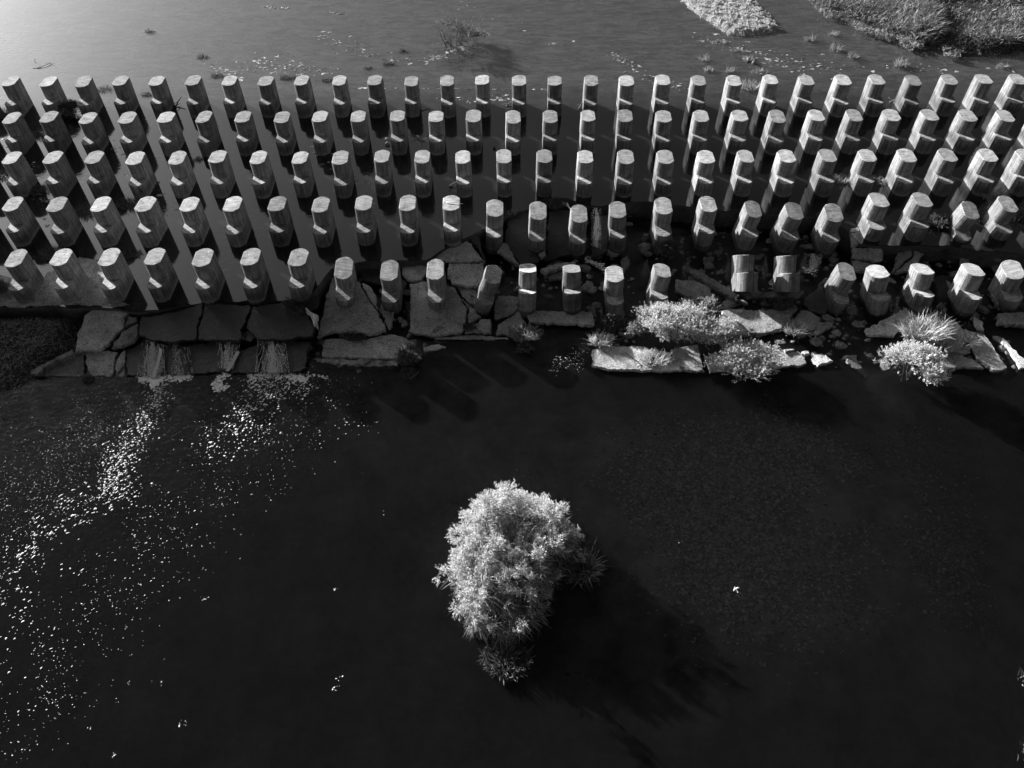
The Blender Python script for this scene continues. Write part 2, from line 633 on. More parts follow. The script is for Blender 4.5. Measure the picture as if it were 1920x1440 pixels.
LOWER = [tier_mesh('lower_tier', FRONT, -0.35, HS, 100 + k) for k in range(8)]
STUB = tier_mesh('lower_tier', FRONT, 0.0, HS, 177)
UPPER = [tier_mesh('upper_tier', 0.0, HS - 0.02, HT, 200 + k) for k in range(10)]
ONES = ['first', 'second', 'third', 'fourth', 'fifth', 'sixth', 'seventh', 'eighth', 'ninth', 'tenth', 'eleventh', 'twelfth', 'thirteenth',
        'fourteenth', 'fifteenth', 'sixteenth', 'seventeenth', 'eighteenth', 'nineteenth', 'twentieth']


def ordinal(k):
    if k <= 20:
        return ONES[k - 1]
    return ('twenty-' if k < 30 else 'thirty-') + ONES[k % 10 - 1] if k % 10 else 'thirtieth'


PCOUNT = [0]


def pillar(loc, pitch, roll, yaw, label, group, tone=None, algae=1.0):
    k = PCOUNT[0]
    PCOUNT[0] += 1
    rng = np.random.default_rng(1000 + k)
    root = thing('concrete_pillar', loc, label, 'pillar', group)
    R = Matrix.Rotation(math.radians(yaw), 3, 'Z') @ Matrix.Rotation(math.radians(pitch), 3, 'X') @ Matrix.Rotation(math.radians(roll), 3, 'Y')
    root.rotation_euler = R.to_euler()
    t = tone if tone else float(np.clip(rng.normal(0.385, 0.065), 0.22, 0.52))
    s = float(rng.random())
    sc3 = (float(rng.uniform(0.96, 1.04)), float(rng.uniform(0.97, 1.03)), float(rng.uniform(0.975, 1.02)))
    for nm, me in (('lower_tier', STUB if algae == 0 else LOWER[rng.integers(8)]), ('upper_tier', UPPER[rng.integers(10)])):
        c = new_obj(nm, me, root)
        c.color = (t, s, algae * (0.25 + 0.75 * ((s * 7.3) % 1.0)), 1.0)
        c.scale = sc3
    return root


ROW_X = [
    [19.3, 89.3, 155.7, 224.7, 293.3, 361.7, 431, 498.3, 566.7, 636, 703.3, 770.7, 838.3, 905.7, 973.7, 1041.3, 1108.3, 1175.7, 1243, 1310.7, 1377, 1444.7, 1511.3, 1579, 1645.7, 1712.3, 1780.7, 1845, 1908],
    [21.7, 92.7, 164.7, 238.3, 310.7, 382.7, 455, 528.7, 600, 671.7, 745, 817.3, 888.3, 960.7, 1031.7, 1103.3, 1173.3, 1245, 1314.3, 1385.7, 1456.7, 1530, 1600.7, 1671.7, 1743.3, 1814, 1885, 1954],
    [23.3, 100, 176.7, 254, 331.7, 407.3, 485.3, 562.7, 639, 715, 791.7, 868.7, 945, 1020, 1097.3, 1173.3, 1247.7, 1323.3, 1398.3, 1475, 1551.7, 1626.7, 1700.7, 1776.7, 1851.7, 1925],
    [25, 107.7, 190, 272.3, 355, 436.7, 519, 601, 681.7, 764.3, 846],
    [28.3, 115, 204.3, 291, 381.7, 470, 558],
]
ROW_Y = [[(0, 152), (566, 151.3), (973, 150.3), (1240, 149.8), (1511, 149.6), (1920, 148.8)],
         [(0, 220.3), (310, 220), (530, 218.5), (900, 217.5), (1245, 217.3), (1600, 216.5), (1920, 215)],
         [(0, 295), (560, 295), (715, 293.4), (1250, 293.2), (1475, 292.2), (1920, 291)],
         [(0, 382.5), (600, 382), (680, 380), (850, 379.3)],
         [(0, 482), (560, 482)]]
ROW_NAME = ['back row', 'second row from the back', 'middle row', 'fourth row from the back', 'front row']
GRP = 'rows of two-tier concrete pillars'
prng = np.random.default_rng(31)
ROW_STEP = [2.5, 2.5, 2.5, 2.5, 2.5]
for r in range(5):
    yx, yy = zip(*ROW_Y[r])
    for i, x in enumerate(ROW_X[r]):
        p = at(x, np.interp(x, yx, yy), HT)
        lab = 'upright concrete pillar, %s from the left in the %s' % (ordinal(i + 1), ROW_NAME[r])
        if r == 3 and i == 10:
            lab = 'concrete pillar with a thin pale stick lying on its top'
        pillar((p[0], p[1], 0.0), prng.normal(0, 0.7), prng.normal(0, 0.7), prng.normal(0, 1.2), lab, GRP)
# the rows run on beyond the left edge of the picture; their shadows reach into it
for r, n in ((0, 1), (1, 1), (2, 2), (3, 3), (4, 4)):
    yx, yy = zip(*ROW_Y[r])
    p = at(ROW_X[r][0], yy[0], HT)
    for k in range(n):
        pillar((p[0] - 2.5 * (k + 1), p[1] + 0.01, 0.0), 0, 0, prng.normal(0, 0.8),
               '%s pillar beyond the left picture edge in the %s' % (ordinal(k + 1), ROW_NAME[r]), GRP)

IRR = [  # x, y, z, pitch, roll, yaw, what sets it apart
    (33.44, -13.68, -0.41, 5.1, 2.3, 0, 'slightly sunken pillar beside the broken apron edge, twelfth in the fourth row'),
    (35.96, -13.74, -0.48, 8.1, 1.8, 0, 'sunken pillar tipped towards the front, thirteenth in the fourth row'),
    (38.34, -13.78, -0.69, 8.5, 2.0, 0, 'sunken forward tipped pillar just left of the narrow white cascade'),
    (40.75, -13.76, -0.53, 5.1, -3.0, 0, 'sunken pillar just right of the narrow white cascade'),
    (43.38, -13.54, -0.46, 4.1, -1.5, 0, 'sunken pillar with a dark shrub hiding its foot, fourth row'),
    (45.88, -13.55, -0.39, 2.4, 1.0, 0, 'sunken pillar right of the dark shrub, fourth row'),
    (48.34, -13.76, -0.51, 3.6, 5.5, 0, 'sunken pillar leaning right behind the first tipped-over pillar'),
    (50.70, -13.79, -0.59, 7.4, 5.0, 0, 'sunken pillar leaning right behind the second tipped-over pillar'),
    (53.16, -13.81, -0.62, 8.2, 1.0, 0, 'deeply sunken pillar left of the small spout, fourth row'),
    (55.69, -13.68, -0.10, -0.6, 2.0, 0, 'upright pillar at the right end of the fourth row, above a cracked slab face'),
    (58.14, -13.75, -0.08, -0.6, 2.5, 0, 'upright pillar in the fourth row, third from its right end'),
    (60.95, -13.70, -0.54, 8.4, 6.5, -6, 'strongly leaning pillar in the fourth row, second from the right edge'),
    (63.20, -13.60, -0.34, 3.7, 4.0, 0, 'pillar with grass around it at the right edge, fourth row'),
    (25.26, -18.35, -0.59, 12.2, 4.0, 0, 'forward tipped pillar on a dry cracked slab, eighth in the front row'),
    (27.82, -18.46, -0.82, 9.1, 0.5, 0, 'forward tipped pillar beside a dark gap, ninth in the front row'),
    (30.33, -18.45, -0.78, 9.0, 0.0, 0, 'forward tipped pillar standing on the large cracked pale slab'),
    (32.87, -18.58, -1.09, 3.0, 17.5, -8, 'pillar leaning far to the right at the end of the cracked slab'),
    (35.31, -18.70, -1.31, -20.9, 1.5, 0, 'backward tipped pillar on the left end of the long flat slab'),
    (37.79, -18.74, -1.28, -21.9, 0.5, 0, 'backward tipped pillar on the right end of the long flat slab'),
    (40.19, -18.53, -1.45, -2.3, -1.5, 0, 'low pillar with bright top standing alone left of the leafy shrubs'),
    (42.55, -18.48, -1.40, -11.0, 7.0, -4, 'pillar half hidden at its foot by the largest leafy shrub'),
    (47.45, -18.43, -0.82, -42.0, 0.5, 0, 'tipped-over pillar lying back, left one of the pair'),
    (49.82, -18.45, -0.85, -42.0, 0.5, 0, 'tipped-over pillar lying back, right one of the pair'),
    (52.60, -18.42, -1.30, 2.1, 8.0, -6, 'leaning pillar on a rounded wet slab, front row right of the tipped pair'),
    (54.86, -18.70, -1.40, -10.8, -4.5, 0, 'pillar leaning left in a dark gap, fourth from the right in the front row'),
    (57.23, -18.63, -1.40, -16.0, 1.5, 0, 'pillar behind the bright tall grass, third from the right in the front row'),
    (59.78, -18.72, -1.24, -9.5, 2.5, -3, 'pillar with shaded top, second from the right in the front row'),
    (62.21, -18.45, -1.08, 5.7, -10.0, 0, 'front row pillar cut by the right edge of the picture'),
]
for x, y, z, p, ro, ya, lab in IRR:
    pillar((x, y, z), p, ro, ya, lab, GRP, 0.34 if p < -30 else None, 0.0 if p < -30 else 0.6)
for k, (x, y) in enumerate(((65.7, -18.6), (65.9, -13.7), (68.4, -13.8))):
    pillar((x, y, -0.6), 2, 3, 0, 'concrete pillar beyond the right edge of the picture, %s one out' % ordinal(k + 1), GRP)

# ------------------------------------------------------------------ broken slabs
SLABS = {}


def slab(pts, zc, sx, sy, label, mat='slab', tone=1.0, thick=0.35, inset=0.03, jag=0.055, name='concrete_slab', plane=None, group='broken slabs of the apron', bev=0.035, under=0.10):
    px = np.array(pts, float)
    c = px.mean(0)
    n = np.array([-sx, -sy, 1.0])
    n /= np.linalg.norm(n)
    if plane is None:
        p0 = at(c[0], c[1], zc)
    else:
        p0 = np.array(plane)
    P = np.array([at_plane(a, b_, p0, n) for a, b_ in px])
    org = P.mean(0)
    # local axes in the plane
    ux = np.array([1.0, 0, sx])
    ux /= np.linalg.norm(ux)
    uy = np.cross(n, ux)
    L = np.stack([(P - org) @ ux, (P - org) @ uy], 1)
    area = 0.5 * np.sum(L[:, 0] * np.roll(L[:, 1], -1) - np.roll(L[:, 0], -1) * L[:, 1])
    if area < 0:
        L = L[::-1]
    # resample
    sd_ = abs(hash(label)) % 1000 if False else sum(ord(ch) for ch in label) % 997
    rng = np.random.default_rng(sd_)
    out = []
    m = len(L)
    for i in range(m):
        a, b_ = L[i], L[(i + 1) % m]
        d = b_ - a
        ln = np.linalg.norm(d)
        k = max(1, int(ln / 0.16))
        nn = np.array([d[1], -d[0]]) / max(ln, 1e-6)
        for j in range(k):
            t = j / k
            p = a + d * t
            am = jag * (1.0 if j else 0.5)
            out.append(p + nn * (rng.normal(0, 1) * am * 0.6 + am * 0.8 * fbm(p[0] * 2.5 + sd_, p[1] * 2.5, 1.0, 3)))
    O = np.array(out)
    # inset along averaged normals
    d = np.roll(O, -1, 0) - np.roll(O, 1, 0)
    nn = np.stack([d[:, 1], -d[:, 0]], 1)
    nn /= np.linalg.norm(nn, axis=1)[:, None] + 1e-9
    N = len(O)
    hz = 0.018 * fbm(O[:, 0] * 2.2, O[:, 1] * 2.2, sd_ * 0.1, 3)
    r0 = np.c_[O - nn * (inset + bev * rng.uniform(0.6, 1.6, N)[:, None]), hz]
    r1 = np.c_[O - nn * inset, -bev * rng.uniform(0.6, 1.8, N) + hz]
    r2 = np.c_[O - nn * (inset + rng.uniform(-0.03, 0.05, N)[:, None]), -thick * 0.55 + rng.normal(0, 0.03, N)]
    r3 = np.c_[O - nn * (inset + under), np.full(N, -thick)]
    V = np.concatenate([r0, r1, r2, r3])
    faces = [tuple(range(N))]
    for a in range(3):
        for i in range(N):
            j = (i + 1) % N
            faces.append(((a + 1) * N + i, (a + 1) * N + j, a * N + j, a * N + i))
    faces.append(tuple(3 * N + i for i in reversed(range(N))))
    me = bpy.data.meshes.new(name)
    me.from_pydata([tuple(v) for v in V], [], faces)
    me.materials.append(MT[mat])
    o = new_obj(name, me)
    R = np.eye(4)
    R[:3, 0], R[:3, 1], R[:3, 2], R[:3, 3] = ux, uy, n, org
    o.matrix_world = Matrix(R.tolist())
    o.color = (tone, tone, tone, 1)
    tag(o, label, 'slab', group, 'thing')
    return o


FP = (15.2, -20.46, -0.06)
GP = (15.9, -22.35, -0.66)
FS, GS = 0.18, 0.25
# left: dry apron slab and the spillway
slab([(-60, 574), (-40, 500), (20, 520), (60, 560), (85, 512), (150, 480), (190, 487), (215, 560), (245, 570), (215, 577), (170, 574), (115, 572), (40, 576)], 0.03, 0, 0.01,
     'dry pale slab around the feet of the two leftmost front pillars', tone=0.95, thick=0.3, jag=0.05)
slab(ZA([(320, 240), (450, 235), (690, 240), (740, 270), (690, 330), (670, 450), (600, 510), (520, 590), (440, 680), (370, 710), (250, 710), (110, 745), (130, 600), (140, 510), (200, 400), (230, 300)]),
     0, 0.04, FS, 'large dry slab beside the grassy bank, left of the spillway', plane=FP, tone=1.0)
slab(ZA([(705, 310), (820, 320), (828, 380), (700, 430), (682, 440)]), 0, 0, FS, 'small dark slab chip below the front pillars, left of the spillway', plane=(15.2, -20.46, -0.12), tone=0.5)
slab(ZA([(830, 390), (830, 530), (780, 600), (640, 660), (520, 680), (540, 620), (660, 480)]), 0, 0, FS, 'grey wedge slab between the large dry slab and the spillway', plane=(15.2, -20.46, -0.12), tone=0.55)
slab(Z4([(210, 1098), (250, 1050), (400, 980), (470, 965), (478, 1098)]), 0, 0, GS, 'low slab at the waterline next to the grassy bank', plane=GP, tone=0.62)
slab(ZA([(248, 722), (370, 716), (470, 692), (605, 702), (600, 740), (575, 800), (560, 960), (530, 1002), (300, 1004), (240, 850)]), 0, 0, GS, 'pale slab with a white stain at the waterline left of the spillway', plane=GP, tone=1.0)
slab(ZA([(618, 740), (690, 690), (690, 860), (600, 960), (570, 980), (592, 800)]), 0, 0, GS, 'narrow slab piece left of the first white fall', plane=GP, tone=0.8)
slab(ZA([(690, 865), (690, 995), (560, 997), (640, 940)]), 0, 0, GS, 'small triangular slab piece at the waterline left of the first fall', plane=(15.9, -22.35, -0.72), tone=0.8)
slab(Z4([(165, 1085), (170, 1060), (400, 945), (415, 965), (410, 975), (250, 1048), (205, 1095)]), -0.75, 0.15, 0.2, 'long narrow kerb of concrete bordering the grassy bank', tone=0.45, thick=0.4, name='concrete_kerb')
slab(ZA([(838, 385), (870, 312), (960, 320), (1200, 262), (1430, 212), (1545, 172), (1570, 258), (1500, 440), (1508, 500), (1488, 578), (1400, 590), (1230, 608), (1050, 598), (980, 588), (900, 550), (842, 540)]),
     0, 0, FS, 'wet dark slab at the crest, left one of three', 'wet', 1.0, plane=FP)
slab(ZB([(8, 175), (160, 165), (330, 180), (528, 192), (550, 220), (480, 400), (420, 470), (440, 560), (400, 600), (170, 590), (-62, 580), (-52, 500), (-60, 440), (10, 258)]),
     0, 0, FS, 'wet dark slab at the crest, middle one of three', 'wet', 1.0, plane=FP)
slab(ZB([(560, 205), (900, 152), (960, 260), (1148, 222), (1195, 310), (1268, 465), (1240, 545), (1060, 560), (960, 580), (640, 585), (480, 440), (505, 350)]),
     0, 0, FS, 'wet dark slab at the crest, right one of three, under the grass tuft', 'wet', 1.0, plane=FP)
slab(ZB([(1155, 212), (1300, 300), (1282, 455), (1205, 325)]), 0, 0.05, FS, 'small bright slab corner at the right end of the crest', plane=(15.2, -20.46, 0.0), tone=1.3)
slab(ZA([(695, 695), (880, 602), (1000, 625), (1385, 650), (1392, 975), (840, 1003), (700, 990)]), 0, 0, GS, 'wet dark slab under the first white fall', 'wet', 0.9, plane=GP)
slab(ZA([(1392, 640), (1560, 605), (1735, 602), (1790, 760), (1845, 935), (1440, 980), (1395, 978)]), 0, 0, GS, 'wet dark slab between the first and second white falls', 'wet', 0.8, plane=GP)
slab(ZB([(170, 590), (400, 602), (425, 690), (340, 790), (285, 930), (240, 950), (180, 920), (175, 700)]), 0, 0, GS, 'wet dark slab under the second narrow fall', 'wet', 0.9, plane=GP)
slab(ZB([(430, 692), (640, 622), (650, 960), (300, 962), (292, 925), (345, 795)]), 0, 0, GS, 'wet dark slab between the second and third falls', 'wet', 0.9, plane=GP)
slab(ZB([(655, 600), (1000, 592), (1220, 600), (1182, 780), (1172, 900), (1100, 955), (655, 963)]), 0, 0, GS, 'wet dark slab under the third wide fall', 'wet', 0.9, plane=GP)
# middle: dry cracked slabs around the forward tipped pillars
slab(Z5([(185, 540), (340, 560), (380, 640), (440, 725), (495, 835), (400, 865), (250, 850), (180, 850), (100, 880), (130, 760), (150, 650)]), -0.62, 0.02, 0.10, 'dry slab under the first forward tipped pillar', tone=0.95)
slab(Z5([(352, 568), (400, 588), (440, 640), (446, 715), (430, 716), (385, 650)]), -0.55, 0.0, 0.10, 'narrow rounded slab piece right of the first forward tipped pillar', tone=1.1)
slab(Z5([(452, 722), (462, 690), (484, 722), (540, 730), (530, 790), (517, 838), (500, 826)]), -0.80, 0, 0.1, 'slab sliver at the foot of the second forward tipped pillar', tone=0.9)
slab(Z5([(340, 480), (470, 470), (560, 500), (585, 560), (470, 580), (360, 560)]), -0.62, 0, 0.08, 'dark wet slab behind the second forward tipped pillar', 'wet', 1.2)
slab(Z5([(620, 570), (720, 560), (870, 590), (905, 645), (950, 720), (945, 790), (920, 850), (830, 860), (740, 870), (620, 850), (625, 720)]), -0.80, 0, 0.09, 'large pale cracked slab under the third forward tipped pillar', tone=1.0)
slab(Z5([(912, 655), (970, 700), (1028, 762), (965, 800), (950, 790), (957, 720)]), -0.85, 0, 0.09, 'triangular slab piece at the right end of the large cracked slab', tone=0.9)
slab(Z5([(840, 460), (1040, 457), (1052, 560), (1030, 590), (960, 595), (870, 580), (835, 520)]), -0.45, 0, 0.12, 'rough pale slab behind the pillar leaning far right', tone=1.15)
slab(Z5([(725, 420), (740, 380), (900, 340), (950, 335), (1000, 390), (1050, 450), (900, 453), (820, 448), (740, 430)]), -0.16, 0, 0.10, 'bright upper slab shelf just below the apron edge', tone=1.15)
slab(Z5([(580, 482), (720, 465), (728, 510), (690, 555), (620, 560), (580, 520)]), -0.45, 0, 0.08, 'small pale slab behind the third forward tipped pillar', tone=0.95)
slab(Z5([(890, 592), (1000, 602), (1010, 640), (1000, 718), (912, 648)]), -0.80, 0, 0.1, 'slab piece left of the pillar leaning far right', tone=0.8)
slab(Z5([(1120, 640), (1238, 642), (1235, 720), (1180, 760), (1100, 772), (1095, 700)]), -0.95, 0, 0.05, 'mottled slab right of the pillar leaning far right', tone=0.9)
slab(Z5([(1112, 860), (1120, 802), (1240, 722), (1280, 790), (1222, 860)]), -1.0, 0, 0.05, 'grass edged slab piece left of the long flat slab', tone=0.9)
slab(Z5([(1035, 768), (1082, 772), (1082, 850), (930, 852), (962, 812)]), -0.95, 0, 0.05, 'small slab with grass at its front edge below the large cracked slab', tone=0.85)
slab(Z5([(765, 885), (950, 856), (1080, 868), (1190, 884), (1080, 892)]), -1.12, 0, 0.02, 'long thin slab tongue at the waterline below the large cracked slab', tone=0.8, thick=0.25)
slab(Z5([(1265, 722), (1650, 732), (1665, 808), (1300, 792)]), -0.92, 0, 0.02, 'long flat slab in front of the two backward tipped pillars', tone=1.0, thick=0.3)
slab(Z5([(140, 890), (230, 880), (400, 880), (500, 857), (580, 865), (660, 920), (670, 958), (640, 1000), (560, 1000), (130, 985)]), -0.98, 0, 0.05, 'long rounded slab block at the waterline right of the spillway', tone=1.05, thick=0.55, jag=0.06)
slab(Z5([(75, 992), (140, 990), (560, 1005), (560, 1040), (300, 1035), (120, 1020)]), -1.14, 0, 0.05, 'eroded ledge along the waterline below the rounded slab block', tone=0.8, thick=0.4, jag=0.08)
slab(Z5([(692, 930), (790, 912), (830, 932), (770, 950), (700, 960)]), -1.12, 0.05, 0.0, 'small pale stone slab alone at the waterline', tone=1.1, thick=0.3)
# around the sunken pillars of the fourth row
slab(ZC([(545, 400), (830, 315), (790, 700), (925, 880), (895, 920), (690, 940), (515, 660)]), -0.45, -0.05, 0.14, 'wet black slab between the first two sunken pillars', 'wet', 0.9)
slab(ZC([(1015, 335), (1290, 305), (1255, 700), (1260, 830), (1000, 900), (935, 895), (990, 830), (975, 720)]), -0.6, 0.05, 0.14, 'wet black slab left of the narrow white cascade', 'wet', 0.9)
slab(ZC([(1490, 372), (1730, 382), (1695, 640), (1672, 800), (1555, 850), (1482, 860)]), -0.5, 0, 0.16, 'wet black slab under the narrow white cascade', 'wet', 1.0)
slab(ZC([(500, 680), (540, 690), (640, 860), (680, 930), (600, 900), (425, 790)]), -0.42, 0, 0.12, 'pale triangular slab at the foot of the first sunken pillar', tone=0.95)
slab(ZC([(980, 742), (990, 830), (930, 865), (890, 820)]), -0.52, 0, 0.12, 'small pale slab corner at the foot of the second sunken pillar', tone=0.85)
slab(ZC([(910, 985), (1080, 922), (1300, 892), (1322, 932), (1190, 962), (1000, 1022)]), -0.62, 0, -0.05, 'curved pale slab edge between the rows left of the cascade stream', tone=1.0, thick=0.4)
slab(ZC([(1015, 1045), (1195, 1000), (1205, 1100), (1010, 1108)]), -0.9, 0, 0.2, 'dim slab piece below the curved slab edge', tone=0.6)
slab(ZC([(1330, 920), (1420, 930), (1500, 970), (1480, 1000), (1390, 985)]), -0.8, 0, 0, 'dark slab chip left of the cascade stream', tone=0.45)
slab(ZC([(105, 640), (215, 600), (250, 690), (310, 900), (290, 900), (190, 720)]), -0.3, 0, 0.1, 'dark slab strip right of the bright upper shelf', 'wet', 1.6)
slab(ZC([(1665, 800), (1690, 640), (1720, 700), (1840, 800), (1760, 830)]), -0.72, 0, 0.05, 'pale slab rim around the pillar right of the cascade', tone=0.7)
slab(ZC([(1815, 880), (1900, 820), (1930, 900), (1880, 1030), (1830, 1000)]), -0.95, 0.1, 0.1, 'rough grey slab piece standing behind the lone low pillar', tone=0.6)
# right: fallen slabs by the shrubs
slab(Z6([(600, 657), (730, 670), (845, 692), (850, 790), (740, 800), (590, 740)]), -0.85, 0, 0.25, 'tilted slab behind the largest leafy shrub', tone=0.75)
slab(Z6([(650, 563), (690, 570), (820, 632), (1040, 772), (1012, 800), (830, 690), (660, 592)]), -0.55, -0.10, -0.1, 'long dark broken beam lying diagonally beside the tipped-over pillars', tone=0.35, thick=0.3, name='concrete_beam')
slab(Z6([(905, 872), (960, 852), (1130, 866), (1428, 862), (1332, 960), (1322, 995), (1180, 1030), (1020, 1035), (950, 990)]), -0.95, 0, 0.04, 'broad grey slab below the tipped-over pillars', tone=0.9, thick=0.4)
slab(Z6([(892, 850), (920, 802), (990, 792), (1020, 830), (960, 848)]), -0.9, 0, 0.1, 'small grey slab at the lower end of the dark beam', tone=0.7)
slab(Z6([(1030, 742), (1470, 737), (1440, 782), (1080, 782)]), -0.88, 0, 0.0, 'narrow slab ledge under the two tipped-over pillars', tone=0.6, thick=0.3)
slab(Z6([(1442, 866), (1500, 868), (1582, 925), (1540, 1000), (1440, 1005), (1342, 1003), (1380, 930)]), -1.0, 0, 0.04, 'slab with a pale plant at its left end, right of the broad grey slab', tone=0.8)
slab(Z6([(35, 1130), (110, 1110), (350, 1106), (555, 1150), (650, 1278), (570, 1283), (150, 1273), (30, 1243)]), -1.0, 0, 0.03, 'broad slab at the waterline with dry twigs, left one of the front line', tone=1.15, thick=0.3)
slab(Z6([(565, 1130), (750, 1096), (800, 1283), (675, 1283), (592, 1230)]), -1.02, 0, 0.03, 'slab at the waterline between the dry twigs and the pale shrub', tone=0.9, thick=0.3)
slab(Z6([(800, 1200), (1180, 1102), (1470, 1157), (1485, 1235), (1180, 1275), (830, 1285)]), -1.02, 0, 0.03, 'slab at the waterline with the pale spreading shrub on it', tone=1.0, thick=0.3)
slab(Z6([(1328, 1130), (1400, 1125), (1406, 1142), (1335, 1157)]), -0.9, 0, 0, 'small loose plank of concrete on the slab right of the pale shrub', tone=1.0, thick=0.12)
slab(Z7([(350, 442), (555, 450), (566, 530), (500, 545), (440, 525), (350, 518)]), -0.35, 0, 0.30, 'upper half of the cracked slab face below the upright right pillars', tone=0.75)
slab(Z7([(350, 532), (440, 537), (490, 560), (470, 610), (360, 612)]), -0.7, 0, 0.35, 'lower half of the cracked slab face below the upright right pillars', tone=0.75)
slab(Z7([(660, 440), (740, 425), (760, 500), (640, 605), (632, 612)]), -0.55, 0, 0.3, 'left half of the split slab leaning below the fourth row', tone=0.7)
slab(Z7([(752, 432), (845, 485), (760, 610), (645, 612), (768, 505)]), -0.6, 0, 0.3, 'right half of the split slab leaning below the fourth row', tone=0.8)
slab(Z7([(1070, 477), (1120, 470), (1150, 520), (1140, 570), (1095, 570)]), -0.7, 0, 0.2, 'small slab piece below the strongly leaning right pillar', tone=0.7)
slab(Z7([(335, 322), (400, 302), (435, 418), (345, 433)]), -0.02, 0, 0.05, 'bright corner of dry apron left of the upright right pillars', tone=0.95, thick=0.3)
slab(Z7([(1270, 460), (1400, 470), (1500, 510), (1390, 530), (1290, 520)]), -0.5, 0, 0.1, 'dim flat slab below the grassy right pillar', tone=0.5)
slab(Z7([(92, 945), (235, 946), (230, 970), (106, 1055), (90, 1010)]), -1.05, 0, 0.05, 'wedge slab pointing down beside dark water, left of the round bush', tone=0.8)
slab(Z7([(440, 1000), (560, 930), (720, 850), (760, 900), (650, 1030), (640, 1045), (450, 1036)]), -0.95, 0.0, 0.08, 'pale slab on the left of the bright tall grass', tone=1.1)
slab(Z7([(880, 930), (1050, 932), (1110, 1000), (1138, 1060), (1158, 1160), (1100, 1168), (1000, 1140), (900, 1060)]), -0.9, 0.0, 0.06, 'broad grey slab right of the round bush', tone=0.9)
slab(Z7([(1112, 990), (1248, 1030), (1405, 1262), (1322, 1284), (1192, 1190), (1165, 1120)]), -0.95, -0.05, 0.04, 'long pointed slab with a bright edge right of the broad slab', tone=1.05)
slab(Z7([(922, 1132), (1050, 1152), (1180, 1202), (1250, 1260), (932, 1262), (870, 1200)]), -1.03, 0, 0.03, 'low slab at the waterline between the round bush and the pointed slab', tone=0.75, thick=0.3)
slab(Z7([(1172, 910), (1240, 945), (1246, 1010), (1202, 1000)]), -0.95, 0, 0.1, 'small bright slab shard beside the shaded front pillar', tone=1.2)
slab(Z7([(1370, 1060), (1520, 1200), (1560, 1262), (1482, 1262), (1402, 1130)]), -0.98, 0.1, 0.0, 'slab shard with a white edge at the right frame edge', tone=1.4, thick=0.25)
slab(Z7([(1335, 885), (1512, 880), (1620, 884), (1620, 975), (1512, 972), (1340, 960)]), -0.9, 0, 0.03, 'flat thick slab at the right frame edge below the last pillar', tone=0.85, thick=0.4)
slab(Z7([(75, 1160), (180, 1170), (230, 1212), (120, 1250), (75, 1202)]), -1.05, 0.05, 0.0, 'bright pointed rock slab at the waterline left of the round bush', tone=1.5, thick=0.3)
slab(Z7([(10, 1145), (60, 1140), (72, 1165), (30, 1176)]), -1.0, 0, 0, 'small bright slab chip next to the bright pointed rock slab', tone=1.5, thick=0.25)
slab(Z7([(310, 1172), (385, 1166), (392, 1202), (470, 1320), (440, 1330), (320, 1232)]), -1.16, -0.05, 0.16, 'half sunken dark slab sliding into the pool left of the round bush', tone=0.5, thick=0.3)
slab(Z7([(1290, 760), (1330, 742), (1350, 840), (1330, 832)]), -0.9, 0, 0.1, 'small slab shard left of the last front pillar', tone=0.9)
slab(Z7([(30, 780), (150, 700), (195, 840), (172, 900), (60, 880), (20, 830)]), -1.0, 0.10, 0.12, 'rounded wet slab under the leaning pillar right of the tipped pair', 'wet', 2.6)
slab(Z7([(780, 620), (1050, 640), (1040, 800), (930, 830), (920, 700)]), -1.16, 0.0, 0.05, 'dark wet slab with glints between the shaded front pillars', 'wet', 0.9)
slab(Z6([(0, 880), (40, 882), (55, 968), (0, 975)]), -0.95, 0, 0.02, 'right end piece of the long flat slab line', tone=0.9, thick=0.3)

# ------------------------------------------------------------------ vegetation
def unit(v):
    return v / (np.linalg.norm(v, axis=-1, keepdims=True) + 1e-9)


def blades(base, dirn, length, width, droop, seg=3, rng=RNG, side_hint=None):
    """ribbons that bend over: returns vertices and triangles"""
    N = len(base)
    d = unit(dirn)
    hor = d.copy()
    hor[:, 2] = 0
    hor = unit(hor + rng.normal(0, 0.3, (N, 3)) * np.array([1, 1, 0]))
    side = unit(np.cross(d, rng.normal(0, 1, (N, 3))))
    V = np.zeros((N, seg * 2 + 1, 3))
    for k in range(seg + 1):
        t = k / seg
        p = base + d * (length * t)[:, None] + (hor * 0.55 - np.array([0, 0, 1.0]) * 0.75) * (droop * length * t * t)[:, None]
        if k < seg:
            wv = side * (width * 0.5 * (1 - 0.75 * t ** 1.5) * (0.6 + 0.8 * min(1, 2 * t)))[:, None]
            V[:, 2 * k] = p - wv
            V[:, 2 * k + 1] = p + wv
        else:
            V[:, 2 * k] = p
    T = []
    for k in range(seg - 1):
        T += [(2 * k, 2 * k + 1, 2 * k + 3), (2 * k, 2 * k + 3, 2 * k + 2)]
    T.append((2 * seg - 2, 2 * seg - 1, 2 * seg))
    T = np.array(T)
    nv = seg * 2 + 1
    TT = (T[None] + (np.arange(N) * nv)[:, None, None]).reshape(-1, 3)
    return V.reshape(-1, 3), TT


def leaves(pos, dirn, length, width, rng):
    """small diamond leaves"""
    N = len(pos)
    d = unit(dirn)
    s = unit(np.cross(d, rng.normal(0, 1, (N, 3))))
    V = np.stack([pos, pos + d * (length * 0.45)[:, None] + s * (width * 0.5)[:, None], pos + d * length[:, None], pos + d * (length * 0.45)[:, None] - s * (width * 0.5)[:, None]], 1)
    i = np.arange(N) * 4
    T = np.concatenate([np.stack([i, i + 1, i + 2], 1), np.stack([i, i + 2, i + 3], 1)])
    return V.reshape(-1, 3), T


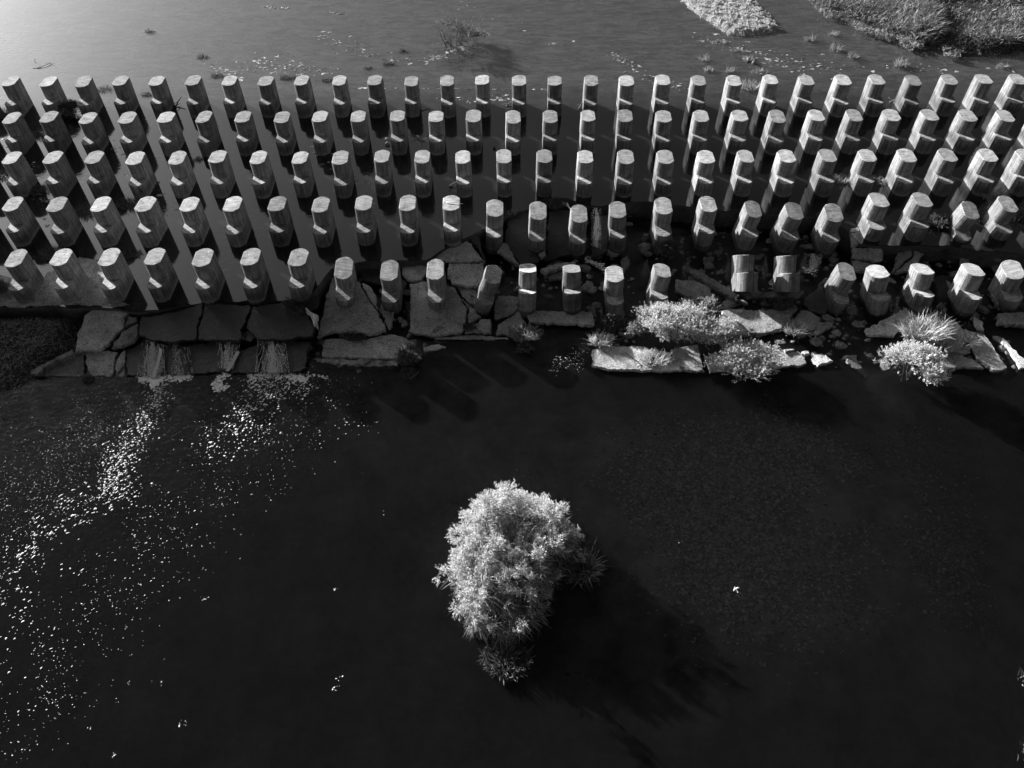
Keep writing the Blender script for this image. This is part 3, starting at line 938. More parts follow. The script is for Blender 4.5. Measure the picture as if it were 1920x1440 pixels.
def sprays(pos, dirn, tl, per, ll, lw, rng, spread=0.9):
    """leafy twig tips: per leaves along each twig"""
    N = len(pos)
    d = unit(dirn)
    t = rng.uniform(0.1, 1.0, (N, per))
    P = pos[:, None] + d[:, None] * (t * tl[:, None])[..., None]
    P = P + rng.normal(0, 0.02, P.shape) - np.array([0, 0, 1.0]) * (0.18 * tl[:, None] * t * t)[..., None]
    D = d[:, None] + rng.normal(0, spread * 0.55, P.shape)
    return leaves(P.reshape(-1, 3), D.reshape(-1, 3), rng.uniform(0.65, 1.25, N * per) * ll, rng.uniform(0.7, 1.2, N * per) * lw, rng)


def join(parts):
    V, T, o = [], [], 0
    for v, t in parts:
        V.append(v)
        T.append(t + o)
        o += len(v)
    return np.concatenate(V), np.concatenate(T)


def tube(pts, r0, r1, seg=5):
    pts = np.array(pts, float)
    n = len(pts)
    V, T = [], []
    for i, p in enumerate(pts):
        d = unit(pts[min(i + 1, n - 1)] - pts[max(i - 1, 0)])
        a = unit(np.cross(d, np.array([0.31, 0.22, 0.92])))
        b = np.cross(d, a)
        r = r0 + (r1 - r0) * i / (n - 1)
        for k in range(seg):
            th = 2 * math.pi * k / seg
            V.append(p + r * (math.cos(th) * a + math.sin(th) * b))
    for i in range(n - 1):
        for k in range(seg):
            k2 = (k + 1) % seg
            T += [(i * seg + k, i * seg + k2, (i + 1) * seg + k2), (i * seg + k, (i + 1) * seg + k2, (i + 1) * seg + k)]
    V.append(pts[0])
    V.append(pts[-1])
    a, b = n * seg, n * seg + 1
    for k in range(seg):
        k2 = (k + 1) % seg
        T += [(a, k2, k), (b, (n - 1) * seg + k, (n - 1) * seg + k2)]
    return np.array(V), np.array(T)


def stems_mesh(n, r, h, rng, lean=0.5):
    parts = []
    for k in range(n):
        a = rng.uniform(0, 2 * math.pi)
        rr = r * rng.uniform(0, 0.35)
        b0 = np.array([math.cos(a) * rr, math.sin(a) * rr, -0.1])
        tip = np.array([math.cos(a) * r * lean * rng.uniform(0.5, 1.3), math.sin(a) * r * lean * rng.uniform(0.5, 1.3), h * rng.uniform(0.55, 0.85)])
        mid = (b0 + tip) / 2 + rng.normal(0, 0.05 * r, 3)
        parts.append(tube([b0, mid, tip], 0.022 * max(0.6, r), 0.006, 4))
    return join(parts)


VSEED = [500]


def plant(name, label, cat, loc, r, h, style='leafy', n=400, mat='leaf_pale', group=None, ll=0.11, lw=0.028, sq=1.0, lean=(0, 0)):
    VSEED[0] += 1
    rng = np.random.default_rng(VSEED[0])
    root = thing(name, tuple(loc), label, cat, group)
    if style == 'leafy':
        # lumpy crown: several lobes, sprays pointing out and up
        nl = max(5, int(8 * r + 3))
        la = rng.uniform(0, 2 * math.pi, nl)
        lr = r * np.sqrt(rng.uniform(0, 0.62, nl))
        lz = h * (0.42 + 0.38 * rng.random(nl)) * (1 - 0.35 * (lr / r) ** 2)
        ls = r * rng.uniform(0.20, 0.44, nl)
        k = rng.integers(0, nl, n)
        u = unit(rng.normal(0, 1, (n, 3)))
        u[:, 2] = np.where(u[:, 2] < -0.25, -u[:, 2], u[:, 2])
        rad = ls[k] * (0.5 + 0.9 * rng.random(n) ** 1.6) * (1 + 0.35 * fbm(u[:, 0] * 4 + k, u[:, 1] * 4, VSEED[0] * 0.3, 3))
        P = np.stack([np.cos(la[k]) * lr[k], np.sin(la[k]) * lr[k] * sq, lz[k]], 1) + u * rad[:, None] * np.array([1, sq, min(1.0, 0.75 * h / r)])
        P[:, 2] = np.maximum(P[:, 2], 0.04)
        P[:, :2] += np.array(lean) * P[:, 2:3]
        D = u + np.array([0, 0, 0.55])
        v, t = sprays(P - unit(D) * 0.08, D, rng.uniform(0.16, 0.36, n) * max(0.5, min(1.2, r)), 12, ll, lw, rng)
        new_obj('foliage', mesh_np('foliage', v, t, MT[mat]), root)
        sv, stt = stems_mesh(max(4, int(5 * r + 3)), r, h, rng)
        new_obj('stem', mesh_np('stem', sv, stt, MT['darkwood']), root)
    else:
        a = rng.uniform(0, 2 * math.pi, n)
        n = int(n * 1.7)
        a = rng.uniform(0, 2 * math.pi, n)
        rr = r * 0.8 * np.sqrt(rng.random(n)) * (1 + 0.35 * fbm(np.cos(a) * 2 + r, np.sin(a) * 2, VSEED[0] * 0.7, 3))
        B = np.stack([np.cos(a) * rr, np.sin(a) * rr * sq, np.full(n, -0.03)], 1)
        a2 = a + rng.normal(0, 1.0, n)
        out = rng.uniform(0.05, 0.8, n)
        D = np.stack([np.cos(a2) * out + lean[0], np.sin(a2) * out * sq + lean[1], np.ones(n)], 1)
        v, t = blades(B, D, h * rng.uniform(0.35, 1.2, n), np.full(n, lw * 0.85) * rng.uniform(0.6, 1.3, n), rng.uniform(0.1, 0.6, n), 3, rng)
        new_obj('grass_blades', mesh_np('grass_blades', v, t, MT[mat]), root)
        # the rooted clump the blades grow from
        cr = r * 0.75
        th = np.linspace(0, 2 * math.pi, 9)[:-1]
        cv = [(math.cos(q) * cr * (0.8 + 0.3 * rng.random()), math.sin(q) * cr * sq * (0.8 + 0.3 * rng.random()), -0.08) for q in th] + [(0, 0, 0.06 + 0.1 * h)]
        new_obj('root_clump', mesh_np('root_clump', cv, [(i, (i + 1) % 8, 8) for i in range(8)], MT['soil']), root)
    return root


# --- the bush island in the pool
def inpoly(x, y, poly):
    poly = np.array(poly)
    inside = np.zeros(len(x), bool)
    j = len(poly) - 1
    for i in range(len(poly)):
        xi, yi = poly[i]
        xj, yj = poly[j]
        c = ((yi > y) != (yj > y)) & (x < (xj - xi) * (y - yi) / (yj - yi + 1e-12) + xi)
        inside ^= c
        j = i
    return inside


def poly_dist(xs, ys, W):
    P = np.stack([xs, ys], 1)
    dmin = np.full(len(P), 1e9)
    for i in range(len(W)):
        a, b_ = W[i], W[(i + 1) % len(W)]
        ab = b_ - a
        t = np.clip(((P - a) @ ab) / (ab @ ab + 1e-9), 0, 1)
        dmin = np.minimum(dmin, np.linalg.norm(P - a - t[:, None] * ab, axis=1))
    return dmin


def big_bush():
    rng = np.random.default_rng(77)
    # footprint on the water (metres, relative to the root), longer than wide, broad shoulder at the back right
    root_p = at(955, 1066, POOL_Z)
    FP_ = np.array([(-0.55, 2.75), (0.35, 2.95), (1.15, 2.75), (1.85, 2.45), (2.45, 1.65), (2.85, 0.85), (2.45, 0.25), (1.85, -0.25), (1.60, -1.10), (1.25, -1.85), (0.75, -2.45), (0.1, -2.75),
                    (-0.75, -2.55), (-1.45, -2.35), (-1.85, -1.75), (-1.95, -1.0), (-2.35, -0.45), (-2.0, 0.1), (-2.05, 0.9), (-1.75, 1.7), (-1.55, 2.3), (-1.05, 2.65)]) * np.array([1.04, 1.10])
    FP_[:, 1] = np.where(FP_[:, 1] < 0, FP_[:, 1] * 1.10, FP_[:, 1])
    root = thing('island_bush', (root_p[0], root_p[1], POOL_Z), 'large pale bush of willow and reeds standing alone in the pool', 'bush')

    def hgt(x, y):
        x = np.atleast_1d(np.asarray(x, float))
        y = np.atleast_1d(np.asarray(y, float))
        d = poly_dist(x, y, FP_) * np.where(inpoly(x, y, FP_), 1, 0)
        q = 1 - np.clip(d / 1.7, 0, 1)
        return np.maximum(0.12, 2.1 * np.sqrt(1 - q ** 2) * (0.70 + 0.60 * fbm(x * 1.8, y * 1.8, 4.0, 4)))
    # mound
    rings = []
    N = len(FP_)
    for f, z in ((1.0, -0.15), (0.85, 0.06), (0.5, 0.25)):
        rings.append(np.c_[FP_ * f, np.full(N, z)])
    V = np.concatenate(rings + [np.array([[0, 0, 0.3]])])
    Q = [(a * N + (i + 1) % N, a * N + i, (a + 1) * N + i, (a + 1) * N + (i + 1) % N) for a in range(2) for i in range(N)]
    T = [(2 * N + (i + 1) % N, 2 * N + i, 3 * N) for i in range(N)]
    new_obj('soil_mound', mesh_np('soil_mound', V, T, MT['soil'], True, Q), root)

    def inside(n, pad=1.0):
        x = rng.uniform(-2.6, 2.7, n * 2)
        y = rng.uniform(-3.0, 3.2, n * 2)
        k = inpoly(x / pad, y / pad, FP_)
        return x[k], y[k]
    # reeds: arching blades, thinned by noise so that dark hollows stay between the clumps
    x, y = inside(19000)
    k = fbm(x * 2.6, y * 2.6, 15.0, 4) > rng.uniform(-0.55, 0.50, len(x))
    x, y = x[k], y[k]
    n = len(x)
    z = hgt(x, y) * rng.uniform(0.30, 0.95, n)
    gl = 0.08
    out = np.stack([x / 2.3, y / 2.9, np.zeros(n)], 1)
    D = np.stack([rng.normal(0.35, 0.5, n), rng.normal(-0.30, 0.5, n), np.ones(n)], 1) + out * gl
    v1 = blades(np.stack([x, y, z], 1), D, rng.uniform(0.22, 0.62, n), rng.uniform(0.020, 0.044, n), rng.uniform(0.6, 1.5, n), 4, rng)
    new_obj('reed_blades', mesh_np('reed_blades', *v1, MT['leaf_mid']), root)
    # willow boughs standing out of the reeds: dx, dy, radius
    lobes = [(-1.05, 2.15, 0.50), (-0.55, 2.45, 0.48), (0.05, 2.55, 0.48), (0.60, 2.50, 0.50), (1.10, 2.30, 0.48), (1.45, 1.80, 0.46), (1.80, 1.30, 0.38), (-1.35, 1.60, 0.50), (-1.65, 0.95, 0.44), (-0.70, 1.75, 0.42),
             (0.35, 1.80, 0.42), (1.00, 1.55, 0.40), (-1.20, 0.75, 0.36), (-1.75, 0.25, 0.40), (-1.95, -0.30, 0.36), (-2.25, -0.42, 0.26), (-1.60, -0.85, 0.42), (-1.45, -1.50, 0.38), (-1.2, -2.05, 0.30),
             (0.15, 0.45, 0.38), (0.65, 0.55, 0.36), (0.25, -0.15, 0.36), (1.35, 0.35, 0.34), (1.95, 0.55, 0.30), (1.30, -0.45, 0.28), (0.45, -1.05, 0.30), (-0.15, -1.35, 0.30), (0.75, -1.7, 0.26), (2.35, 0.95, 0.3), (2.05, 1.6, 0.34), (1.55, 2.3, 0.34), (-0.55, 0.1, 0.28), (2.0, 0.2, 0.26), (-2.6, -0.5, 0.24), (-2.85, -0.6, 0.14), (2.85, 1.15, 0.26), (2.75, 0.35, 0.24), (-0.7, 3.05, 0.26), (0.55, 3.15, 0.30), (1.5, 2.85, 0.28), (-1.75, 2.2, 0.26), (-2.2, 1.3, 0.24), (1.85, -0.75, 0.24), (1.55, -1.6, 0.22), (-2.0, -1.9, 0.2), (-0.9, -2.75, 0.2), (0.3, -2.9, 0.18)]
    parts = []
    for lx, ly, lr in lobes:
        zc = max(0.5, float(hgt(lx, ly)[0]) + rng.uniform(0.0, 0.4))
        # several twigs per bough, each with its own sprays: a ragged outline
        for _ in range(int(16 * (lr / 0.4) ** 2)):
            u0 = unit(rng.normal(0, 1, 3) + np.array([-0.1, 0.1, 0.45]))
            tip = np.array([lx, ly, zc]) + u0 * lr * rng.uniform(0.35, 1.25) * np.array([1, 1, 0.9])
            k = rng.integers(8, 20)
            P = tip + rng.normal(0, 0.075, (k, 3))
            parts.append(sprays(P, u0 + rng.normal(0, 0.45, (k, 3)) + np.array([0, 0, 0.25]), rng.uniform(0.10, 0.28, k), 8, 0.105, 0.026, rng))
    new_obj('willow_foliage', mesh_np('willow_foliage', *join(parts), MT['leaf_pale']), root)
    sv, stt = stems_mesh(30, 1.9, 2.1, rng, 0.8)
    new_obj('stem', mesh_np('stem', sv, stt, MT['bark']), root)


big_bush()
p = at(945, 1236, POOL_Z)
plant('reed_tuft', 'dark low reed tuft at the lower foot of the large bush', 'reeds', (p[0], p[1], POOL_Z), 1.05, 0.55, 'grass', 520, 'leaf_dark', lw=0.032)
p = at(1092, 1078, POOL_Z)
plant('reed_tuft', 'dim reed tuft on the right shoulder of the large bush', 'reeds', (p[0], p[1] + 0.2, POOL_Z), 0.7, 1.0, 'grass', 380, 'leaf_dim', lw=0.035)

# --- plants on the broken weir and in the upper water
# name, label, category, px, py, z, r, h, style, n, mat
PL = [
    ('leafy_shrub', 'largest leafy shrub among the slabs, in front of the half hidden pillar', 'shrub', 1258, 625, -0.95, 1.8, 1.5, 'leafy', 1700, 'leaf_pale', 0.75),
    ('leafy_shrub', 'leafy shrub behind the spreading shrub, right of the largest one', 'shrub', 1330, 635, -0.95, 1.35, 1.45, 'leafy', 1000, 'leaf_pale', 0.8),
    ('leafy_shrub', 'feathery upper shrub at the foot of the tilted slab behind the largest shrub', 'shrub', 1305, 590, -0.9, 1.1, 0.9, 'leafy', 600, 'leaf_mid', 0.7),
    ('leafy_shrub', 'low leafy shrub between the largest shrub and the waterline slab', 'shrub', 1205, 628, -1.0, 0.8, 0.7, 'leafy', 380, 'leaf_mid', 0.7),
    ('leafy_shrub', 'pale spreading shrub on the waterline slab right of the dry twigs', 'shrub', 1388, 690, -1.0, 1.75, 1.05, 'leafy', 1300, 'leaf_pale', 0.65),
    ('leafy_shrub', 'round very pale bush overhanging the pool at the right', 'shrub', 1703, 706, -1.1, 1.5, 1.6, 'leafy', 1500, 'leaf_pale', 0.9),
    ('tall_grass', 'bright tall grass clump behind the round pale bush', 'grass', 1725, 628, -0.95, 1.35, 1.25, 'grass', 700, 'leaf_pale', 0.6),
    ('grass_tuft', 'short grass between the round bush and the broad slab', 'grass', 1765, 655, -0.9, 0.6, 0.45, 'grass', 220, 'leaf_mid', 0.8),
    ('grass_tuft', 'sparse bright grass at the crack of the long pointed slab', 'grass', 1812, 645, -0.9, 0.5, 0.55, 'grass', 60, 'leaf_pale', 0.8),
    ('grass_tuft', 'bright grass tuft at the left end of the waterline slab', 'grass', 1125, 642, -1.0, 0.6, 0.6, 'grass', 330, 'leaf_pale', 0.8),
    ('leafy_shrub', 'dark leafy weed at the foot of the lone low pillar', 'shrub', 1150, 615, -1.1, 0.6, 0.8, 'leafy', 260, 'leaf_dark', 0.8),
    ('grass_tuft', 'pale plant at the right end of the broad grey slab', 'grass', 1490, 622, -0.95, 0.55, 0.75, 'grass', 260, 'leaf_mid', 0.8),
    ('leafy_shrub', 'dark weeds below the ledge of the tipped-over pillars', 'shrub', 1460, 575, -0.9, 0.75, 0.5, 'leafy', 300, 'leaf_dark', 0.6),
    ('leafy_shrub', 'dark shrub at the foot of a sunken fourth row pillar', 'shrub', 1252, 478, -0.75, 1.0, 0.7, 'leafy', 480, 'leaf_dark', 0.7),
    ('grass_tuft', 'tangle of dry pale twigs and grass on the waterline slab', 'grass', 1225, 675, -0.98, 0.9, 0.6, 'grass', 260, 'leaf_pale', 0.7),
    ('grass_tuft', 'hanging grass between the long flat slab and the cracked slab', 'grass', 985, 628, -1.0, 0.95, 0.5, 'grass', 520, 'leaf_mid', 0.7),
    ('grass_tuft', 'dark grass hanging into the pool below the long flat slab', 'grass', 985, 655, -1.15, 0.5, 0.4, 'grass', 220, 'leaf_dark', 0.8),
    ('grass_tuft', 'dim shrubby grass at the right end of the rounded slab block', 'grass', 765, 668, -1.0, 0.75, 0.55, 'grass', 430, 'leaf_dark', 1.2),
    ('grass_tuft', 'dark drooping plant at the waterline right of the rounded slab block', 'grass', 768, 702, -1.18, 0.5, 0.35, 'grass', 200, 'leaf_dark', 0.9),
    ('grass_tuft', 'dark grass in the crack above the rounded slab block', 'grass', 665, 632, -0.85, 0.75, 0.35, 'grass', 360, 'leaf_dark', 0.5),
    ('grass_tuft', 'low grass on the front edge of the large cracked slab', 'grass', 880, 615, -0.95, 0.5, 0.25, 'grass', 180, 'leaf_dark', 0.6),
    ('grass_tuft', 'thick grass tuft hanging over the crest beside the seventh front pillar', 'grass', 568, 572, -0.12, 1.05, 0.6, 'grass', 650, 'leaf_dark', 0.75),
    ('grass_tuft', 'small dark plant at the waterline below the low left slab', 'grass', 165, 712, -1.18, 0.4, 0.3, 'grass', 140, 'leaf_dark', 0.7),
    ('grass_tuft', 'small moss clump at the left end of the crest', 'grass', 252, 578, -0.08, 0.5, 0.22, 'grass', 180, 'leaf_dark', 0.6),
    ('grass_tuft', 'grass tuft on the apron edge left of the narrow cascade', 'grass', 1042, 384, 0.0, 0.7, 0.5, 'grass', 260, 'leaf_dark', 0.8),
    ('grass_tuft', 'small pale fern between the first sunken pillars', 'grass', 958, 402, -0.1, 0.35, 0.3, 'grass', 90, 'leaf_mid', 0.8),
    ('leafy_shrub', 'dim weeds between the strongly leaning pillar and its left neighbour', 'shrub', 1762, 425, -0.15, 0.7, 0.65, 'leafy', 320, 'leaf_dark', 0.8),
    ('grass_tuft', 'bushy grass between the two rightmost pillars of the fourth row', 'grass', 1853, 415, -0.15, 0.95, 0.85, 'grass', 420, 'leaf_dark', 0.8),
    ('grass_tuft', 'bright grass at the top of the rightmost fourth row pillar', 'grass', 1862, 372, 0.0, 0.9, 0.75, 'grass', 260, 'leaf_mid', 0.7),
    ('grass_tuft', 'dark grass at the right frame edge beside the fourth row', 'grass', 1912, 408, 0.0, 0.7, 0.6, 'grass', 240, 'leaf_dark', 0.8),
    ('grass_tuft', 'dim weeds below the strongly leaning pillar', 'grass', 1770, 470, -0.5, 0.5, 0.5, 'grass', 180, 'leaf_dark', 0.8),
    ('leafy_shrub', 'half submerged shrub in the open water at the top', 'shrub', 850, 84, 0.0, 1.8, 1.7, 'leafy', 420, 'leaf_dark', 1.2),
    ('leafy_shrub', 'thin fringe of twigs right of the half submerged shrub', 'shrub', 892, 78, 0.0, 0.8, 0.8, 'leafy', 220, 'leaf_dim', 0.9),
    ('leafy_shrub', 'dark shrub between the second and third pillars of the back row', 'shrub', 136, 215, 0.0, 0.95, 0.8, 'leafy', 420, 'leaf_dark', 0.9),
    ('grass_tuft', 'dark spidery tuft right of the third back row pillar', 'grass', 196, 168, 0.0, 0.55, 0.4, 'grass', 90, 'leaf_dark', 0.8),
    ('grass_tuft', 'dark tuft right of the fourth back row pillar', 'grass', 276, 178, 0.0, 0.4, 0.3, 'grass', 110, 'leaf_dark', 0.8),
    ('grass_tuft', 'dark weeds at the left edge by the back row', 'grass', 12, 215, 0.0, 0.9, 0.5, 'grass', 260, 'leaf_dark', 0.8),
    ('grass_tuft', 'dark weeds left of the second pillar in the second row', 'grass', 70, 255, 0.0, 0.7, 0.4, 'grass', 220, 'leaf_dark', 0.8),
    ('grass_tuft', 'dark weeds at the left edge by the middle row', 'grass', 8, 330, 0.0, 0.8, 0.4, 'grass', 220, 'leaf_dark', 0.8),
    ('grass_tuft', 'dark weeds between the first two middle row pillars', 'grass', 75, 358, 0.0, 0.8, 0.4, 'grass', 260, 'leaf_dark', 0.8),
    ('grass_tuft', 'dark weeds between the second and third fourth row pillars', 'grass', 165, 398, 0.0, 0.8, 0.55, 'grass', 260, 'leaf_dark', 0.8),
    ('grass_tuft', 'dark weeds between the third and fourth fourth row pillars', 'grass', 245, 385, 0.0, 0.8, 0.5, 'grass', 260, 'leaf_dark', 0.8),
    ('grass_tuft', 'dark weeds behind the second front row pillar', 'grass', 100, 478, 0.0, 0.8, 0.5, 'grass', 260, 'leaf_dark', 0.8),
    ('grass_tuft', 'dark weeds left of the first front row pillar', 'grass', 5, 545, 0.0, 1.0, 0.55, 'grass', 320, 'leaf_dark', 0.8),
    ('grass_tuft', 'dark weeds behind the third front row pillar', 'grass', 250, 478, 0.0, 0.6, 0.3, 'grass', 160, 'leaf_dark', 0.8),
    ('grass_tuft', 'small dark clump left of the sixth middle row pillar', 'grass', 372, 300, 0.0, 0.4, 0.25, 'grass', 90, 'leaf_dark', 0.8),
    ('grass_tuft', 'small dark sprig in open water above the fifth back row pillar', 'grass', 281, 60, 0.0, 0.5, 0.3, 'grass', 60, 'leaf_dark', 0.8),
    ('grass_tuft', 'dark drift clump in open water above the sixth back row pillar', 'grass', 381, 107, 0.0, 0.5, 0.3, 'grass', 110, 'leaf_dark', 0.8),
    ('grass_tuft', 'dark clump right of the sixth back row pillar', 'grass', 408, 142, 0.0, 0.6, 0.3, 'grass', 150, 'leaf_dark', 0.8),
    ('grass_tuft', 'dark clump between the eighth and ninth back row pillars', 'grass', 540, 146, 0.0, 0.8, 0.3, 'grass', 170, 'leaf_dark', 0.5),
    ('grass_tuft', 'dark clump right of the ninth back row pillar', 'grass', 612, 150, 0.0, 0.5, 0.3, 'grass', 120, 'leaf_dark', 0.8),
    ('grass_tuft', 'dark sprig left of the half submerged shrub', 'grass', 755, 96, 0.0, 0.5, 0.4, 'grass', 60, 'leaf_dark', 0.8),
    ('grass_tuft', 'dark clump in open water above the eleventh back row pillar', 'grass', 728, 120, 0.0, 0.6, 0.3, 'grass', 90, 'leaf_dark', 0.6),
    ('grass_tuft', 'dark clump just above the tenth back row pillar', 'grass', 690, 128, 0.0, 0.45, 0.25, 'grass', 80, 'leaf_dark', 0.6),
    ('grass_tuft', 'pale sprig in the channel left of the reed bank', 'grass', 1517, 76, 0.0, 0.5, 0.6, 'grass', 50, 'leaf_pale', 0.8),
    ('grass_tuft', 'pale sprig close to the reed bank, uppermost in the channel', 'grass', 1562, 66, 0.0, 0.45, 0.5, 'grass', 45, 'leaf_pale', 0.8),
    ('grass_tuft', 'pale upright sprig in the middle of the channel', 'grass', 1566, 94, 0.0, 0.6, 0.8, 'grass', 45, 'leaf_pale', 0.8),
    ('grass_tuft', 'pale sprig low in the channel, left of the reed fringe', 'grass', 1597, 108, 0.0, 0.55, 0.5, 'grass', 50, 'leaf_pale', 0.8),
    ('grass_tuft', 'dim tuft with dark reflection in front of the reed fringe', 'grass', 1687, 124, 0.0, 0.6, 0.7, 'grass', 130, 'leaf_mid', 0.8),
    ('grass_tuft', 'small pale sprig at the far right in front of the reeds', 'grass', 1880, 126, 0.0, 0.5, 0.4, 'grass', 70, 'leaf_mid', 0.8),
    ('grass_tuft', 'thin pale sprig below the pale bar, leftmost', 'grass', 1321, 113, 0.0, 0.45, 0.5, 'grass', 30, 'leaf_pale', 0.8),
    ('grass_tuft', 'thin pale sprig just above the twentieth back row pillar', 'grass', 1329, 133, 0.0, 0.4, 0.45, 'grass', 40, 'leaf_pale', 0.8),
    ('grass_tuft', 'thin pale sprig left of the twenty-first back row pillar', 'grass', 1366, 134, 0.0, 0.4, 0.5, 'grass', 40, 'leaf_pale', 0.8),
    ('grass_tuft', 'pale clump below the point of the pale bar', 'grass', 1403, 112, 0.0, 0.55, 0.4, 'grass', 70, 'leaf_pale', 0.8),
    ('grass_tuft', 'spread of pale weed above the twenty-second back row pillar', 'grass', 1424, 136, 0.0, 0.7, 0.4, 'grass', 70, 'leaf_mid', 0.7),
    ('grass_tuft', 'tall pale grass between two back row pillars right of the middle', 'grass', 1408, 166, 0.0, 1.0, 0.8, 'grass', 150, 'leaf_mid', 0.6),
    ('grass_tuft', 'low pale weed below the pale bar on its left', 'grass', 1346, 80, 0.0, 0.8, 0.25, 'grass', 90, 'leaf_mid', 0.5),
    ('grass_tuft', 'low pale weed patch under the tip of the pale bar', 'grass', 1385, 96, 0.0, 0.7, 0.25, 'grass', 70, 'leaf_mid', 0.5),
    ('grass_tuft', 'pale weeds between middle row pillars left of the right edge', 'grass', 1577, 340, 0.0, 0.7, 0.5, 'grass', 130, 'leaf_mid', 0.7),
    ('grass_tuft', 'small pale weeds right of those between the middle row pillars', 'grass', 1650, 342, 0.0, 0.6, 0.4, 'grass', 80, 'leaf_mid', 0.7),
    ('grass_tuft', 'reed sprays entering at the lower right frame edge, upper ones', 'grass', 1934, 1275, POOL_Z, 0.7, 0.7, 'grass', 16, 'leaf_dim', 0.8),
    ('grass_tuft', 'reed sprays entering at the lower right corner', 'grass', 1932, 1410, POOL_Z, 0.6, 0.6, 'grass', 18, 'leaf_dim', 0.8),
]
for nm, lab, cat, px, py, z, r, h, st, n, mt, sq in PL:
    mt = 'leaf_mid' if (mt == 'leaf_pale' and z == 0.0) else mt
    p = at(px, py, z)
    plant(nm, lab, cat, (p[0], p[1], z), r, h, st, n, mt, None, 0.12 if st == 'leafy' else 0.1, 0.032 if st == 'leafy' else (0.026 if mt != 'leaf_pale' else 0.032), sq)

# --- grassy bank at the left edge
def mound(name, px_poly, zfun, mat, step=0.3, kind='structure', zref=0.0):
    W = np.array([at(a, b_, zref)[:2] for a, b_ in px_poly])
    x0, y0 = W.min(0) - 0.6
    x1, y1 = W.max(0) + 0.6
    X, Y = np.meshgrid(np.arange(x0, x1, step), np.arange(y0, y1, step))
    # distance inside to the outline
    P = np.stack([X.ravel(), Y.ravel()], 1)
    dmin = np.full(len(P), 1e9)
    for i in range(len(W)):
        a, b_ = W[i], W[(i + 1) % len(W)]
        ab = b_ - a
        t = np.clip(((P - a) @ ab) / (ab @ ab + 1e-9), 0, 1)
        dmin = np.minimum(dmin, np.linalg.norm(P - a - t[:, None] * ab, axis=1))
    sgn = np.where(inpoly(P[:, 0], P[:, 1], W), 1, -1)
    dist = dmin * sgn
    Zv = zfun(P[:, 0], P[:, 1], dist)
    ny, nx = X.shape
    I = np.arange(ny * nx).reshape(ny, nx)
    keep = (dist.reshape(ny, nx) > -0.6)
    kq = keep[:-1, :-1] | keep[1:, 1:] | keep[1:, :-1] | keep[:-1, 1:]
    Q = np.stack([I[:-1, :-1], I[:-1, 1:], I[1:, 1:], I[1:, :-1]], -1)[kq]
    o = new_obj(name, mesh_np(name, np.c_[P, Zv], None, MT[mat], True, Q))
    tag(o, kind=kind)
    return W, zfun


gb_px = [(-200, 592), (0, 590), (60, 588), (150, 588), (148, 620), (137, 655), (60, 698), (0, 728), (-200, 780)]


def gb_z(x, y, d):
    e = np.clip(d / 1.2, -0.5, 1)
    return -1.25 + (0.62 + 0.16 * (y + 23.0)) * np.maximum(e, -0.4) + 0.06 * fbm(x * 2, y * 2, 1.0, 3)


GBW, _ = mound('grass_bank', gb_px, gb_z, 'soil', 0.25, zref=-0.8)


def scatter(W, n, rng, dens=None):
    x0, y0 = W.min(0)
    x1, y1 = W.max(0)
    xs = rng.uniform(x0, x1, n * 3)
    ys = rng.uniform(y0, y1, n * 3)
    k = inpoly(xs, ys, W)
    xs, ys = xs[k][:n], ys[k][:n]
    return xs, ys


rng = np.random.default_rng(88)
xs, ys = scatter(GBW, 12000, rng)
d = poly_dist(xs, ys, GBW)
zz = gb_z(xs, ys, d)
n = len(xs)
v, t = blades(np.stack([xs, ys, zz - 0.02], 1), np.stack([rng.normal(0, 0.5, n), rng.normal(-0.3, 0.5, n), np.ones(n)], 1), rng.uniform(0.18, 0.42, n), rng.uniform(0.02, 0.04, n), rng.uniform(0.2, 0.9, n), 3, rng)
tag(new_obj('bank_grass', mesh_np('bank_grass', v, t, MT['leaf_dim'])), 'dark grass covering the bank at the left edge', 'grass', kind='stuff')

# --- reed bank at the upper right
rb_px = [(1500, -90), (1508, 0), (1532, 25), (1600, 54), (1660, 74), (1700, 94), (1760, 104), (1800, 111), (1850, 111), (1925, 100), (2120, 96), (2260, -60)]


def rb_z(x, y, d):
    return -0.12 + 0.9 * (1 - np.exp(-np.maximum(d, -0.2) / 3.0)) + 0.10 * fbm(x * 0.8, y * 0.8, 6.0, 3)


RBW, _ = mound('river_bank', rb_px, rb_z, 'soil', 0.5)
rng = np.random.default_rng(91)
xs, ys = scatter(RBW, 62000, rng)
d = poly_dist(xs, ys, RBW)
clump = fbm(xs * 0.55, ys * 0.55, 3.0, 4)
k = rng.random(len(xs)) < np.clip(0.62 + 0.8 * clump, 0.06, 1)
xs, ys, d, clump = xs[k], ys[k], d[k], clump[k]
zz = rb_z(xs, ys, d)
n = len(xs)
# px of every blade: low pale fringe near the water, tall reeds further in
hh = np.where(d < 1.2, 0.20, 0.35 + 1.15 * np.clip(clump + 0.35, 0, 1.3)) * rng.uniform(0.6, 1.2, n)
wv = np.where(d < 1.4, 0.06, 0.05) * rng.uniform(0.6, 1.2, n)
v, t = blades(np.stack([xs, ys, zz - 0.02], 1), np.stack([rng.normal(0.15, 0.35, n), rng.normal(-0.1, 0.35, n), np.ones(n)], 1), hh, wv, rng.uniform(0.15, 0.8, n), 3, rng)
near = d < 1.4
kk = np.repeat(near, 5)
tag(new_obj('reed_bed', mesh_np('reed_bed', v, t, MT['leaf_reed'])), 'dense reed bed on the bank at the upper right', 'reeds', kind='stuff')
